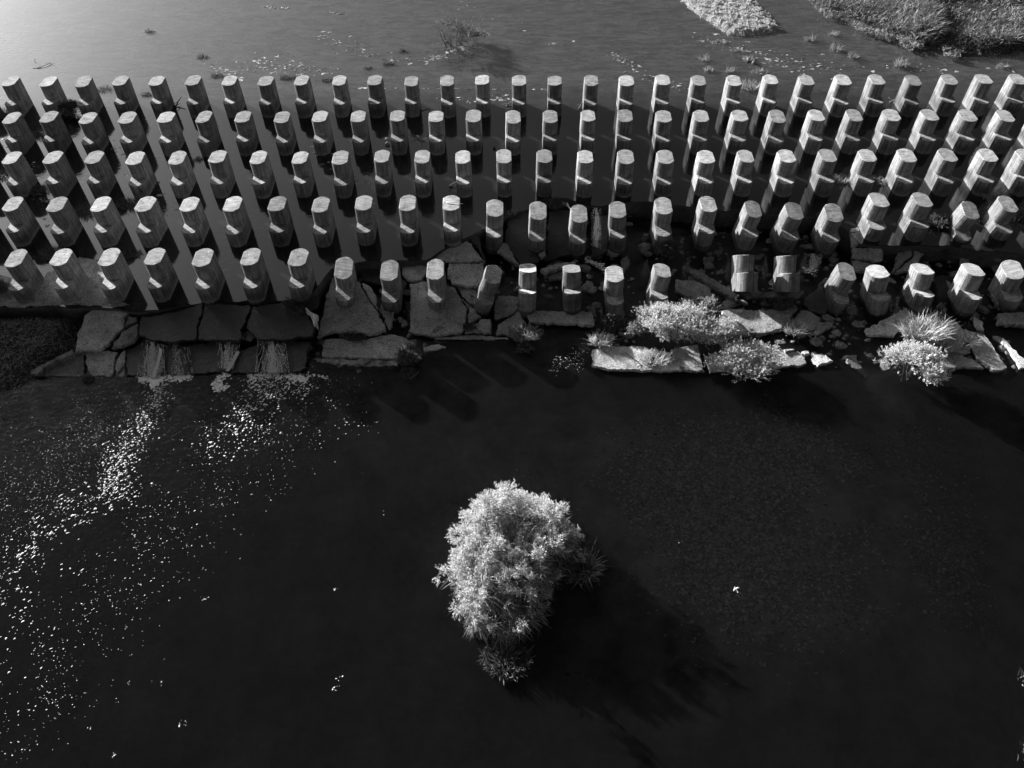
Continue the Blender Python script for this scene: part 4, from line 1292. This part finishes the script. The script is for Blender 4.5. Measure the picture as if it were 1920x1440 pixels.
# pale herbs at the water side of the reeds
fr_px = [(1530, 22), (1600, 50), (1660, 66), (1720, 78), (1790, 96), (1830, 100), (1838, 112), (1800, 116), (1760, 110), (1700, 99), (1655, 78), (1600, 60), (1545, 36)]
FRW = np.array([at(a, b_, 0.0)[:2] for a, b_ in fr_px])
xs, ys = scatter(FRW, 2600, rng)
kf = fbm(xs * 1.3, ys * 1.3, 5.0, 3) > -0.05
xs, ys = xs[kf], ys[kf]
n = len(xs)
u = unit(rng.normal(0, 1, (n, 3)))
u[:, 2] = np.abs(u[:, 2])
zz = np.abs(fbm(xs * 2.2, ys * 2.2, 7.0, 3)) * 0.35 + 0.12
v, t = sprays(np.stack([xs, ys, zz], 1), u + np.array([0, 0, 0.5]), rng.uniform(0.12, 0.25, n), 9, 0.12, 0.05, rng)
tag(new_obj('herb_fringe', mesh_np('herb_fringe', v, t, MT['leaf_mid'])), 'pale low herbs along the water edge of the reed bed', 'herbs', kind='stuff')

# --- pale bar in the upper water
sb_px = [(1215, -60), (1272, 0), (1300, 26), (1332, 47), (1364, 68), (1400, 70), (1440, 65), (1470, 58), (1444, 28), (1412, -2), (1370, -60)]


def sb_z(x, y, d):
    return -0.10 + 0.34 * np.clip(d / 0.8, -0.4, 1) + 0.10 * np.abs(fbm(x * 3.4, y * 3.4, 2.0, 4)) * np.clip(d, 0, 1)


SBW, _ = mound('sand_bar', sb_px, sb_z, 'bar', 0.16)
rng = np.random.default_rng(95)
xs, ys = scatter(SBW, 5200, rng)
d = poly_dist(xs, ys, SBW)
cl = fbm(xs * 4.2, ys * 4.2, 12.0, 3)
k = (cl > -0.15) & (d > 0.1)
xs, ys, d = xs[k], ys[k], d[k]
n = len(xs)
u = unit(rng.normal(0, 1, (n, 3)))
u[:, 2] = np.abs(u[:, 2])
v, t = sprays(np.stack([xs, ys, sb_z(xs, ys, d)], 1), u, rng.uniform(0.06, 0.16, n), 7, 0.11, 0.05, rng)
tag(new_obj('bar_herbs', mesh_np('bar_herbs', v, t, MT['leaf_pale'])), 'low pale plants matted over the bar at the top', 'plants', kind='stuff')

# --- floating scum and drifted stems on the upper water
rng = np.random.default_rng(99)
sc = []
paths = [([(440, 135), (480, 118), (530, 120), (560, 130), (620, 135)], 26, 260), ([(380, 118), (430, 140), (450, 150)], 16, 90), ([(590, 60), (640, 80), (700, 92)], 22, 90),
         ([(800, 112), (835, 104), (870, 88)], 10, 160), ([(495, 12), (540, 16)], 5, 45), ([(620, 22), (650, 28)], 4, 25), ([(690, 100), (740, 112), (790, 112)], 14, 60),
         ([(830, 185), (900, 190), (960, 180)], 12, 110), ([(640, 166), (760, 165), (880, 167), (1060, 168)], 2, 70), ([(1150, 105), (1200, 125)], 12, 80), ([(1030, 80), (1080, 78)], 5, 20),
         ([(1290, 70), (1400, 95), (1480, 120), (1560, 130)], 30, 200), ([(1440, 120), (1600, 125), (1760, 128), (1900, 130)], 16, 120), ([(1160, 130), (1230, 150), (1300, 175)], 16, 70),
         ([(0, 250), (60, 320), (100, 420), (140, 420)], 22, 130), ([(180, 250), (260, 330), (330, 400)], 30, 110), ([(600, 270), (660, 330), (720, 400)], 40, 90), ([(1000, 60), (900, 30), (860, 8)], 20, 30)]
for pth, wd, cnt in paths:
    pth = np.array(pth, float)
    seg = rng.uniform(0, len(pth) - 1.001, cnt)
    i = seg.astype(int)
    pp = pth[i] + (pth[i + 1] - pth[i]) * (seg - i)[:, None] + rng.normal(0, 0.5, (cnt, 2)) * wd * np.array([1, 0.6])
    for q in pp:
        c = at(q[0], q[1], 0.012)
        k = rng.integers(5, 8)
        th = np.sort(rng.uniform(0, 2 * math.pi, k))
        rad = (0.02 + 0.13 * rng.random() ** 2.5) * rng.uniform(0.4, 1.4, k)
        ring = np.stack([c[0] + np.cos(th) * rad * 1.5, c[1] + np.sin(th) * rad, np.full(k, 0.006)], 1)
        v = np.concatenate([ring, [[c[0], c[1], 0.03]]])
        sc.append((v, np.array([(a, (a + 1) % k, k) for a in range(k)])))
v, t = join(sc)
tag(new_obj('floating_scum', mesh_np('floating_scum', v, t, MT['scum'])), 'pale flecks of weed and scum floating on the upper water', 'scum', kind='stuff')

# ------------------------------------------------------------------ falls and foam
rng = np.random.default_rng(120)


def fall(quad_px, n, label, plane, slope, wmax=0.016, clump=0.6, z_up=0.045, lmin=0.08, lmax=0.4, name='waterfall'):
    """white water strands running down a slab face; quad: top left, top right, bottom right, bottom left"""
    nrm = np.array([0, -slope, 1.0])
    nrm /= np.linalg.norm(nrm)
    p0 = np.array(plane) + nrm * z_up
    q = np.array(quad_px, float)
    C = np.array([at_plane(a, b_, p0, nrm) for a, b_ in q])
    org = C.mean(0)
    down = (C[2] + C[3] - C[0] - C[1]) / 2
    dl = np.linalg.norm(down)
    parts = []

    def pos(a, b_):
        return (C[0] * (1 - a) + C[1] * a) * (1 - b_) + (C[3] * (1 - a) + C[2] * a) * b_
    sv = unit(C[1] - C[0])
    dn = unit(down)
    # broken white flecks where the sheet tears on the rough face
    made = 0
    while made < n * 5:
        uu = np.clip(rng.normal(0.5, 0.27), -0.08, 1.08)
        tt = rng.random()
        if fbm(uu * 6.0, tt * 2.0, 4.0, 4) + 0.35 * fbm(uu * 22, tt * 7, 9.0, 2) < rng.uniform(-0.6, clump):
            made += 0.3
            continue
        p = pos(uu, tt) - org
        a, l_ = rng.uniform(0.004, wmax * 0.9), rng.uniform(0.012, 0.075)
        tw = sv * rng.normal(0, 0.25) * l_
        V = np.array([p - dn * l_ - tw, p + sv * a + nrm * 0.004, p + dn * l_ + tw, p - sv * a + nrm * 0.004, p + nrm * rng.uniform(0.01, 0.035)])
        parts.append((V, np.array([(0, 1, 4), (1, 2, 4), (2, 3, 4), (3, 0, 4)])))
        made += 1
    # a few continuous rivulets
    for _ in range(max(3, n // 28)):
        uu = np.clip(rng.normal(0.5, 0.3), 0, 1)
        tt = rng.random() * 0.5
        du = rng.normal(0, 0.012)
        wd = rng.uniform(0.006, wmax * 1.1)
        V, T = [], []
        for j in range(rng.integers(6, 26)):
            p = pos(np.clip(uu, -0.05, 1.05), min(1.03, tt)) - org
            ww = wd * rng.uniform(0.3, 1.5)
            V += [p - sv * ww, p + nrm * rng.uniform(0.015, 0.04), p + sv * ww]
            uu += du + rng.normal(0, 0.014)
            tt += rng.uniform(0.03, 0.07) / dl * 1.2
            if tt > 1.04:
                break
        for j in range(len(V) // 3 - 1):
            for s_ in range(2):
                a = j * 3 + s_
                T += [(a, a + 3, a + 4), (a, a + 4, a + 1)]
        if T:
            parts.append((np.array(V), np.array(T)))
    v, tr = join(parts)
    o = new_obj(name, mesh_np(name, v, tr, MT['fallwater'], True))
    o.location = org
    tag(o, label, 'waterfall')


fall(ZA([(905, 555), (1105, 618), (1115, 1000), (845, 1003)]), 520, 'leftmost white fall spilling over the wet slabs', GP, GS)
fall(ZA([(1115, 618), (1385, 640), (1430, 975), (1180, 1000)]), 150, 'thin broken trickles right of the leftmost fall', GP, GS, 0.012, 0.9)
fall(ZB([(170, 588), (410, 600), (330, 905), (190, 900)]), 230, 'second white fall narrowing to a spout', GP, GS, 0.016)
fall(ZB([(385, 715), (415, 718), (300, 930), (255, 930)]), 130, 'bright spout running diagonally from the second fall', GP, GS, 0.04, 0.0)
fall(ZB([(640, 582), (905, 588), (950, 958), (620, 962)]), 520, 'third and widest white fall', GP, GS)
fall(ZA([(1075, 680), (1105, 690), (1030, 1005), (990, 1005)]), 130, 'solid white strand inside the leftmost fall', GP, GS, 0.04, 0.0)
fall(ZC([(1500, 280), (1605, 280), (1590, 760), (1500, 720)]), 230, 'narrow white cascade between sunken pillars of the fourth row', (41.0, -12.9, -0.35), 0.16, 0.025, 0.3, 0.05)
fall(ZC([(1520, 720), (1580, 740), (1500, 870), (1470, 870)]), 60, 'foot of the narrow cascade turning left', (41.0, -14.2, -0.8), 0.2, 0.03, 0.2, 0.12)
fall(Z7([(45, 490), (140, 490), (130, 585), (50, 590)]), 150, 'small spout left of the cracked slab face', (53.3, -15.2, -0.75), 0.6, 0.02, 0.5, 0.02, 0.05, 0.25)

foam = []


def foam_blob(x, y, z, r, asp=1.0, ang=0.0):
    k = 6
    th = np.arange(k) * (2 * math.pi / k) + rng.uniform(0, 1)
    rad = r * rng.uniform(0.6, 1.3, k)
    a = np.cos(th) * rad * asp
    b_ = np.sin(th) * rad
    ca, sa = math.cos(ang), math.sin(ang)
    ring = np.stack([x + ca * a - sa * b_, y + sa * a + ca * b_, np.full(k, z)], 1)
    v = np.concatenate([ring, [[x, y, z + min(0.03, r * 0.6)]]])
    foam.append((v, np.array([(i, (i + 1) % k, k) for i in range(k)])))


def foam_path(pth, widths, n, rmin, rmax, taper=1.0, asp=1.6, clus=0.0):
    pth = np.array(pth, float)
    wd = np.interp(np.linspace(0, 1, len(pth)), np.linspace(0, 1, len(widths)), widths)
    seg = (rng.random(n) ** taper) * (len(pth) - 1.001)
    i = seg.astype(int)
    f = (seg - i)[:, None]
    pp = pth[i] * (1 - f) + pth[i + 1] * f
    ww = wd[i] * (1 - f[:, 0]) + wd[i + 1] * f[:, 0]
    pp = pp + rng.normal(0, 0.5, (n, 2)) * ww[:, None]
    for q in pp:
        if clus and fbm(q[0] * 0.035, q[1] * 0.05, 3.0, 3) < rng.uniform(-0.9, clus):
            continue
        c = at(q[0], q[1], POOL_Z)
        foam_blob(c[0], c[1], POOL_Z + 0.003, rmin + (rmax - rmin) * rng.random() ** 2.2, rng.uniform(1.0, asp), rng.uniform(0.2, 1.2))


foam_path([(300, 712), (300, 745), (272, 790), (238, 840), (215, 878), (228, 912)], [26, 22, 26, 34, 40, 46], 900, 0.010, 0.048)
foam_path([(228, 912), (180, 935), (112, 968), (62, 1005), (20, 1065), (-20, 1120)], [40, 40, 44, 50, 60, 60], 480, 0.009, 0.040, 1.2, 3.0)
foam_path([(60, 1020), (30, 1100), (20, 1180), (0, 1260)], [60, 70, 60, 50], 70, 0.012, 0.045, 1.0, 2.8)
foam_path([(490, 715), (480, 750), (465, 780), (420, 820), (395, 830)], [60, 40, 36, 50, 40], 420, 0.012, 0.055, 1.2)
foam_path([(540, 725), (500, 800), (420, 890), (320, 1000), (230, 1100), (150, 1200), (80, 1310), (20, 1430)], [110, 105, 115, 110, 100, 95, 85, 60], 1900, 0.006, 0.020, 2.1, 2.2, 0.3)
foam_path([(330, 920), (260, 990), (230, 1060), (120, 1140), (60, 1250)], [100, 90, 90, 80, 80], 200, 0.008, 0.030, 1.3, 2.6, 0.2)
foam_path([(245, 750), (170, 800), (90, 880), (0, 950)], [50, 60, 80, 90], 700, 0.008, 0.020, 0.9)
foam_path([(200, 820), (60, 920), (0, 980)], [90, 100, 90], 300, 0.008, 0.018)
foam_path([(600, 715), (640, 740), (670, 790)], [50, 70, 70], 120, 0.010, 0.03)
foam_path([(1098, 648), (1078, 668), (1050, 680), (1036, 695)], [10, 14, 16, 8], 130, 0.010, 0.03)
foam_path([(1100, 655), (1080, 690)], [16, 16], 40, 0.010, 0.025)
# froth where the falls hit the pool
foam_path([(262, 711), (290, 709), (330, 708), (355, 706)], [8, 10, 9, 8], 420, 0.02, 0.08)
foam_path([(286, 705), (288, 720)], [6, 14], 120, 0.03, 0.10)
foam_path([(425, 701), (412, 712), (402, 722), (412, 730), (425, 724)], [8, 9, 9, 7, 7], 240, 0.02, 0.07)
foam_path([(468, 705), (500, 704), (540, 705), (562, 708), (572, 712)], [7, 8, 8, 7, 5], 420, 0.02, 0.075)
foam_path([(470, 715), (500, 730), (540, 725), (580, 722)], [16, 26, 26, 20], 330, 0.015, 0.06)
foam_path([(572, 712), (586, 702), (600, 706), (615, 710)], [3, 3, 3, 3], 60, 0.02, 0.05)
for px, py, n in ((383, 1120, 9), (629, 1105, 6), (636, 1272, 6), (629, 1290, 9), (338, 1357, 5), (346, 1358, 4), (215, 1416, 4), (243, 1230, 3), (241, 1281, 3), (302, 1277, 3), (170, 1362, 3), (222, 1315, 3), (1268, 1020, 1), (719, 962, 2)):
    foam_path([(px - 3, py + 4), (px + 3, py - 4)], [5, 5], n, 0.008, 0.026)
# froth in the cascade stream on the right
for pth, z, n in (([(1098, 484), (1112, 492), (1128, 498), (1138, 512)], -0.95, 130), ([(1380, 515), (1384, 530), (1378, 542)], -1.0, 90), ([(1448, 528), (1456, 545), (1462, 525)], -1.0, 90), ([(1508, 505), (1530, 508)], -1.0, 60)):
    pth = np.array(pth, float)
    for _ in range(n):
        s_ = rng.uniform(0, len(pth) - 1.001)
        i = int(s_)
        q = pth[i] + (pth[i + 1] - pth[i]) * (s_ - i) + rng.normal(0, 3.0, 2)
        c = at(q[0], q[1], z)
        foam_blob(c[0], c[1], z, rng.uniform(0.015, 0.06), 1.5)
v, t = join(foam)
tag(new_obj('foam_flecks', mesh_np('foam_flecks', v, t, MT['foam'])), 'white foam flecks drifting across the pool below the falls', 'foam', kind='stuff')

# ------------------------------------------------------------------ stones of the shoal
ico_v = np.array([(0, 0, 1), (0.89, 0, 0.45), (0.28, 0.85, 0.45), (-0.72, 0.53, 0.45), (-0.72, -0.53, 0.45), (0.28, -0.85, 0.45), (0.72, 0.53, -0.45), (-0.28, 0.85, -0.45), (-0.89, 0, -0.45), (-0.28, -0.85, -0.45), (0.72, -0.53, -0.45), (0, 0, -1)])
ico_f = np.array([(0, 1, 2), (0, 2, 3), (0, 3, 4), (0, 4, 5), (0, 5, 1), (1, 6, 2), (2, 7, 3), (3, 8, 4), (4, 9, 5), (5, 10, 1), (6, 7, 2), (7, 8, 3), (8, 9, 4), (9, 10, 5), (10, 6, 1), (11, 7, 6), (11, 8, 7), (11, 9, 8), (11, 10, 9), (11, 6, 10)])
rng = np.random.default_rng(140)
n = 90000
qx = rng.normal(1430, 250, n)
qy = rng.normal(980, 160, n)
ks = ((qx - 1420) / 430) ** 2 + ((qy - 985) / 255) ** 2 + 1.5 * fbm(qx * 0.009, qy * 0.012, 3.0, 5) < rng.uniform(0.0, 1.15, n)
qx, qy = qx[ks][:34000], qy[ks][:34000]
n = len(qx)
rs = 0.018 + 0.06 * rng.random(n) ** 4.0
dd = CR[None] * ((qx - 960) / F_PX)[:, None] - CU[None] * ((qy - 720) / F_PX)[:, None] + CF[None]
cc = CAM_POS + dd * ((POOL_Z - CAM_POS[2]) / dd[:, 2])[:, None]
zb = depth[np.clip(((cc[:, 1] - gy[0]) / 0.4).astype(int), 0, ny - 1), np.clip(((cc[:, 0] - gx[0]) / 0.4).astype(int), 0, nx - 1)]
s3 = rs[:, None] * rng.uniform(0.7, 1.4, (n, 3)) * np.array([1.2, 1.0, 0.75])
cz = np.minimum(zb + rs * 0.35, POOL_Z - 0.03 - 1.15 * s3[:, 2])
VV = ico_v[None] * s3[:, None] * rng.uniform(0.8, 1.15, (n, 12, 1)) + np.stack([cc[:, 0], cc[:, 1], cz], 1)[:, None]
TT = ico_f[None] + (np.arange(n) * 12)[:, None, None]
st = [(VV.reshape(-1, 3), TT.reshape(-1, 3))]
v, t = join(st)
tag(new_obj('shoal_stones', mesh_np('shoal_stones', v, t, MT['stone'])), 'dark stones of the shoal under the shallow water', 'stones', kind='stuff')

# ------------------------------------------------------------------ rubble between the broken slabs
rng = np.random.default_rng(145)
rub = []
zones = [([(900, 440), (1180, 400), (1190, 560), (930, 560)], -1.05, 130), ([(1180, 440), (1560, 420), (1560, 560), (1240, 560)], -1.12, 170), ([(1560, 470), (1920, 470), (1920, 600), (1560, 600)], -1.12, 150),
         ([(1100, 560), (1560, 560), (1600, 650), (1120, 660)], -1.12, 170), ([(1480, 600), (1920, 590), (1920, 690), (1520, 690)], -1.16, 110), ([(600, 500), (900, 480), (930, 620), (600, 640)], -0.95, 120), ([(420, 600), (470, 590), (480, 640), (430, 640)], -0.72, 14), ([(560, 640), (800, 640), (800, 690), (590, 700)], -1.15, 40)]
for poly, z0, cnt in zones:
    W = np.array(poly, float)
    x0, y0 = W.min(0)
    x1, y1 = W.max(0)
    qx = rng.uniform(x0, x1, cnt * 2)
    qy = rng.uniform(y0, y1, cnt * 2)
    kk = inpoly(qx, qy, W)
    for a, b_ in list(zip(qx[kk], qy[kk]))[:cnt]:
        r = 0.08 + 0.26 * rng.random() ** 2.5
        c = at(a, b_, z0 - 0.05)
        sh = ico_v * r * rng.uniform(0.6, 1.25, (12, 1)) * np.array([rng.uniform(0.7, 1.5), rng.uniform(0.7, 1.3), rng.uniform(0.35, 0.8)])
        th = rng.uniform(0, 6.28)
        R_ = np.array([[math.cos(th), -math.sin(th), 0], [math.sin(th), math.cos(th), 0], [0, 0, 1]])
        rub.append((sh @ R_.T + np.array([c[0], c[1], z0 - 0.06 + rng.uniform(-0.05, 0.05)]), ico_f))
v, t = join(rub)
rb = new_obj('rubble', mesh_np('rubble', v, t, MT['slab']))
rb.color = (0.55, 0.55, 0.55, 1)
tag(rb, 'broken concrete rubble lying in the gaps between the slabs', 'rubble', kind='stuff')

# ------------------------------------------------------------------ driftwood, sticks, small loose things
rng = np.random.default_rng(150)


def branch(label, px_pts, z0, z1, r0, mat='bark', twigs=2, name='driftwood_branch'):
    P = [at(a, b_, z0 + (z1 - z0) * i / max(1, len(px_pts) - 1)) for i, (a, b_) in enumerate(px_pts)]
    org = np.array(P[0])
    P = [q - org for q in P]
    Q = [P[0]]
    for a, b_ in zip(P[:-1], P[1:]):
        ln = np.linalg.norm(b_ - a)
        Q += [(a + b_) / 2 + rng.normal(0, 0.04, 3) * ln, b_]
    parts = [tube(Q, r0, r0 * 0.45, 6)]
    for _ in range(twigs):
        i = rng.integers(1, len(Q))
        e = Q[i] + np.array([rng.normal(0, 0.35), rng.normal(0, 0.35), abs(rng.normal(0.1, 0.12))])
        parts.append(tube([Q[i], (Q[i] + e) / 2 + rng.normal(0, 0.03, 3), e], r0 * 0.5, r0 * 0.2, 5))
    v, t = join(parts)
    o = new_obj(name, mesh_np(name, v, t, MT[mat], True))
    o.location = org
    tag(o, label, 'driftwood', 'loose driftwood')
    return o


branch('thin pale stick lying across a pillar top in the fourth row', [(836, 379), (868, 382)], HT + 0.03, HT + 0.04, 0.025, 'feather', 0, 'stick')
branch('dark forked branch leaning between the fifth and sixth back row pillars', [(326, 202), (334, 190), (340, 181)], 0.0, 0.5, 0.06, 'darkwood', 3)
branch('pale driftwood at the foot of the seventeenth back row pillar', [(1086, 204), (1093, 192)], 0.05, 0.25, 0.07, 'bark', 2)
branch('pale broken branch between two second row pillars left of the middle', [(782, 254), (787, 262), (798, 260)], 0.03, 0.10, 0.05, 'bark', 3)
branch('pale driftwood knot left of the thirteenth second row pillar', [(838, 200), (846, 196)], 0.05, 0.15, 0.06, 'bark', 2)
branch('pale driftwood at the foot of the fourteenth back row pillar', [(950, 198), (957, 192)], 0.05, 0.15, 0.08, 'bark', 2)
branch('pale driftwood beside the twelfth middle row pillar', [(843, 350), (851, 343)], 0.05, 0.15, 0.07, 'bark', 2)
branch('dark stick lying right of the eleventh back row pillar', [(786, 210), (806, 203)], 0.02, 0.04, 0.03, 'darkwood', 1)
branch('dark twig with side shoots floating near the upper left corner', [(62, 128), (74, 127), (96, 118)], 0.01, 0.05, 0.03, 'darkwood', 4)
branch('short dark twig upright above the floating twig, upper left', [(66, 117), (64, 109)], 0.01, 0.2, 0.02, 'darkwood', 1)
branch('bent dry branch lying on the twiggy waterline slab', [(1174, 662), (1190, 674), (1203, 686)], -0.93, -0.9, 0.03, 'darkwood', 3)
branch('pale driftwood left of the twenty-seventh second row pillar', [(1668, 192), (1674, 188)], 0.05, 0.2, 0.05, 'bark', 4)
branch('white driftwood stump near the apron edge left of the cascade', [(1063, 381), (1069, 392)], 0.02, 0.2, 0.06, 'feather', 1)


def stone(label, px, py, z, r, mat='bar'):
    c = at(px, py, z)
    v = ico_v * r * rng.uniform(0.75, 1.2, (12, 1))
    # one level of splitting so it reads as a rounded stone
    V = list(v)
    F = []
    cache = {}
    for f in ico_f:
        m3 = []
        for a, b_ in ((f[0], f[1]), (f[1], f[2]), (f[2], f[0])):
            key = (min(a, b_), max(a, b_))
            if key not in cache:
                cache[key] = len(V)
                V.append((v[a] + v[b_]) * 0.55)
            m3.append(cache[key])
        F += [(f[0], m3[0], m3[2]), (f[1], m3[1], m3[0]), (f[2], m3[2], m3[1]), tuple(m3)]
    o = new_obj('stone', mesh_np('stone', np.array(V), np.array(F), MT[mat], True))
    o.location = (c[0], c[1], z + r * 0.5)
    tag(o, label, 'stone', 'loose stones')


stone('upper one of two pale round stones beside the eleventh second row pillar', 726, 263, 0.0, 0.14)
stone('lower one of two pale round stones beside the eleventh second row pillar', 727, 271, 0.0, 0.17)
stone('pale stone on the water below the pale bar, left of a pair', 1403, 114, 0.0, 0.16)
stone('pale stone on the water below the pale bar, right of a pair', 1412, 119, 0.0, 0.14)
stone('dark round stone in the water right of the fourteenth second row pillar', 927, 279, 0.0, 0.10, 'darkwood')


# ------------------------------------------------------------------ the bird over the shoal
def bird():
    c = at(1380, 1105, POOL_Z + 0.45)
    # body: rings along its length (local +x forward), wings and tail grown from the same mesh
    ring = [(-0.13, 0.004, 0.0), (-0.09, 0.016, 0.0), (-0.04, 0.030, 0.0), (0.02, 0.034, 0.0), (0.06, 0.026, 0.006), (0.085, 0.018, 0.012), (0.105, 0.021, 0.016), (0.125, 0.014, 0.016), (0.15, 0.002, 0.012)]
    V, F = [], []
    for x, r, z in ring:
        for k in range(8):
            th = 2 * math.pi * k / 8
            V.append((x, math.cos(th) * r, z + math.sin(th) * r * 0.9))
    for i in range(len(ring) - 1):
        for k in range(8):
            k2 = (k + 1) % 8
            F.append((i * 8 + k, i * 8 + k2, (i + 1) * 8 + k2, (i + 1) * 8 + k))
    F.append(tuple(range(8))[::-1])
    F.append(tuple((len(ring) - 1) * 8 + k for k in range(8)))
    for s in (1, -1):
        st_ = len(V)
        sec = [(0.02, 0.030, 0.015, 0.085), (0.035, 0.085, 0.045, 0.075), (0.02, 0.14, 0.055, 0.06), (-0.02, 0.20, 0.045, 0.03), (-0.045, 0.235, 0.04, 0.008)]
        for x, y, z, ch in sec:
            V += [(x + ch * 0.4, s * y, z), (x, s * y, z + 0.008), (x - ch * 0.6, s * y, z - 0.002), (x, s * y, z - 0.004)]
        for i in range(len(sec) - 1):
            for k in range(4):
                k2 = (k + 1) % 4
                a = st_ + i * 4
                q = (a + k, a + k2, a + 4 + k2, a + 4 + k)
                F.append(q if s < 0 else q[::-1])
    st_ = len(V)
    V += [(-0.10, 0.012, 0.004), (-0.10, -0.012, 0.004), (-0.18, -0.035, 0.0), (-0.18, 0.035, 0.0), (-0.10, 0, -0.006), (-0.18, 0, -0.006)]
    F += [(st_, st_ + 1, st_ + 2, st_ + 3), (st_ + 1, st_ + 4, st_ + 5, st_ + 2), (st_ + 4, st_, st_ + 3, st_ + 5)]
    me = bpy.data.meshes.new('white_bird')
    me.from_pydata(V, [], F)
    me.polygons.foreach_set('use_smooth', np.ones(len(me.polygons), bool))
    me.materials.append(MT['feather'])
    o = new_obj('white_bird', me)
    o.location = c
    o.rotation_euler = (math.radians(12), math.radians(-5), math.radians(115))
    o.scale = (0.8, 0.8, 0.8)
    tag(o, 'small white bird with spread wings flying low over the stony shallows', 'bird')


bird()
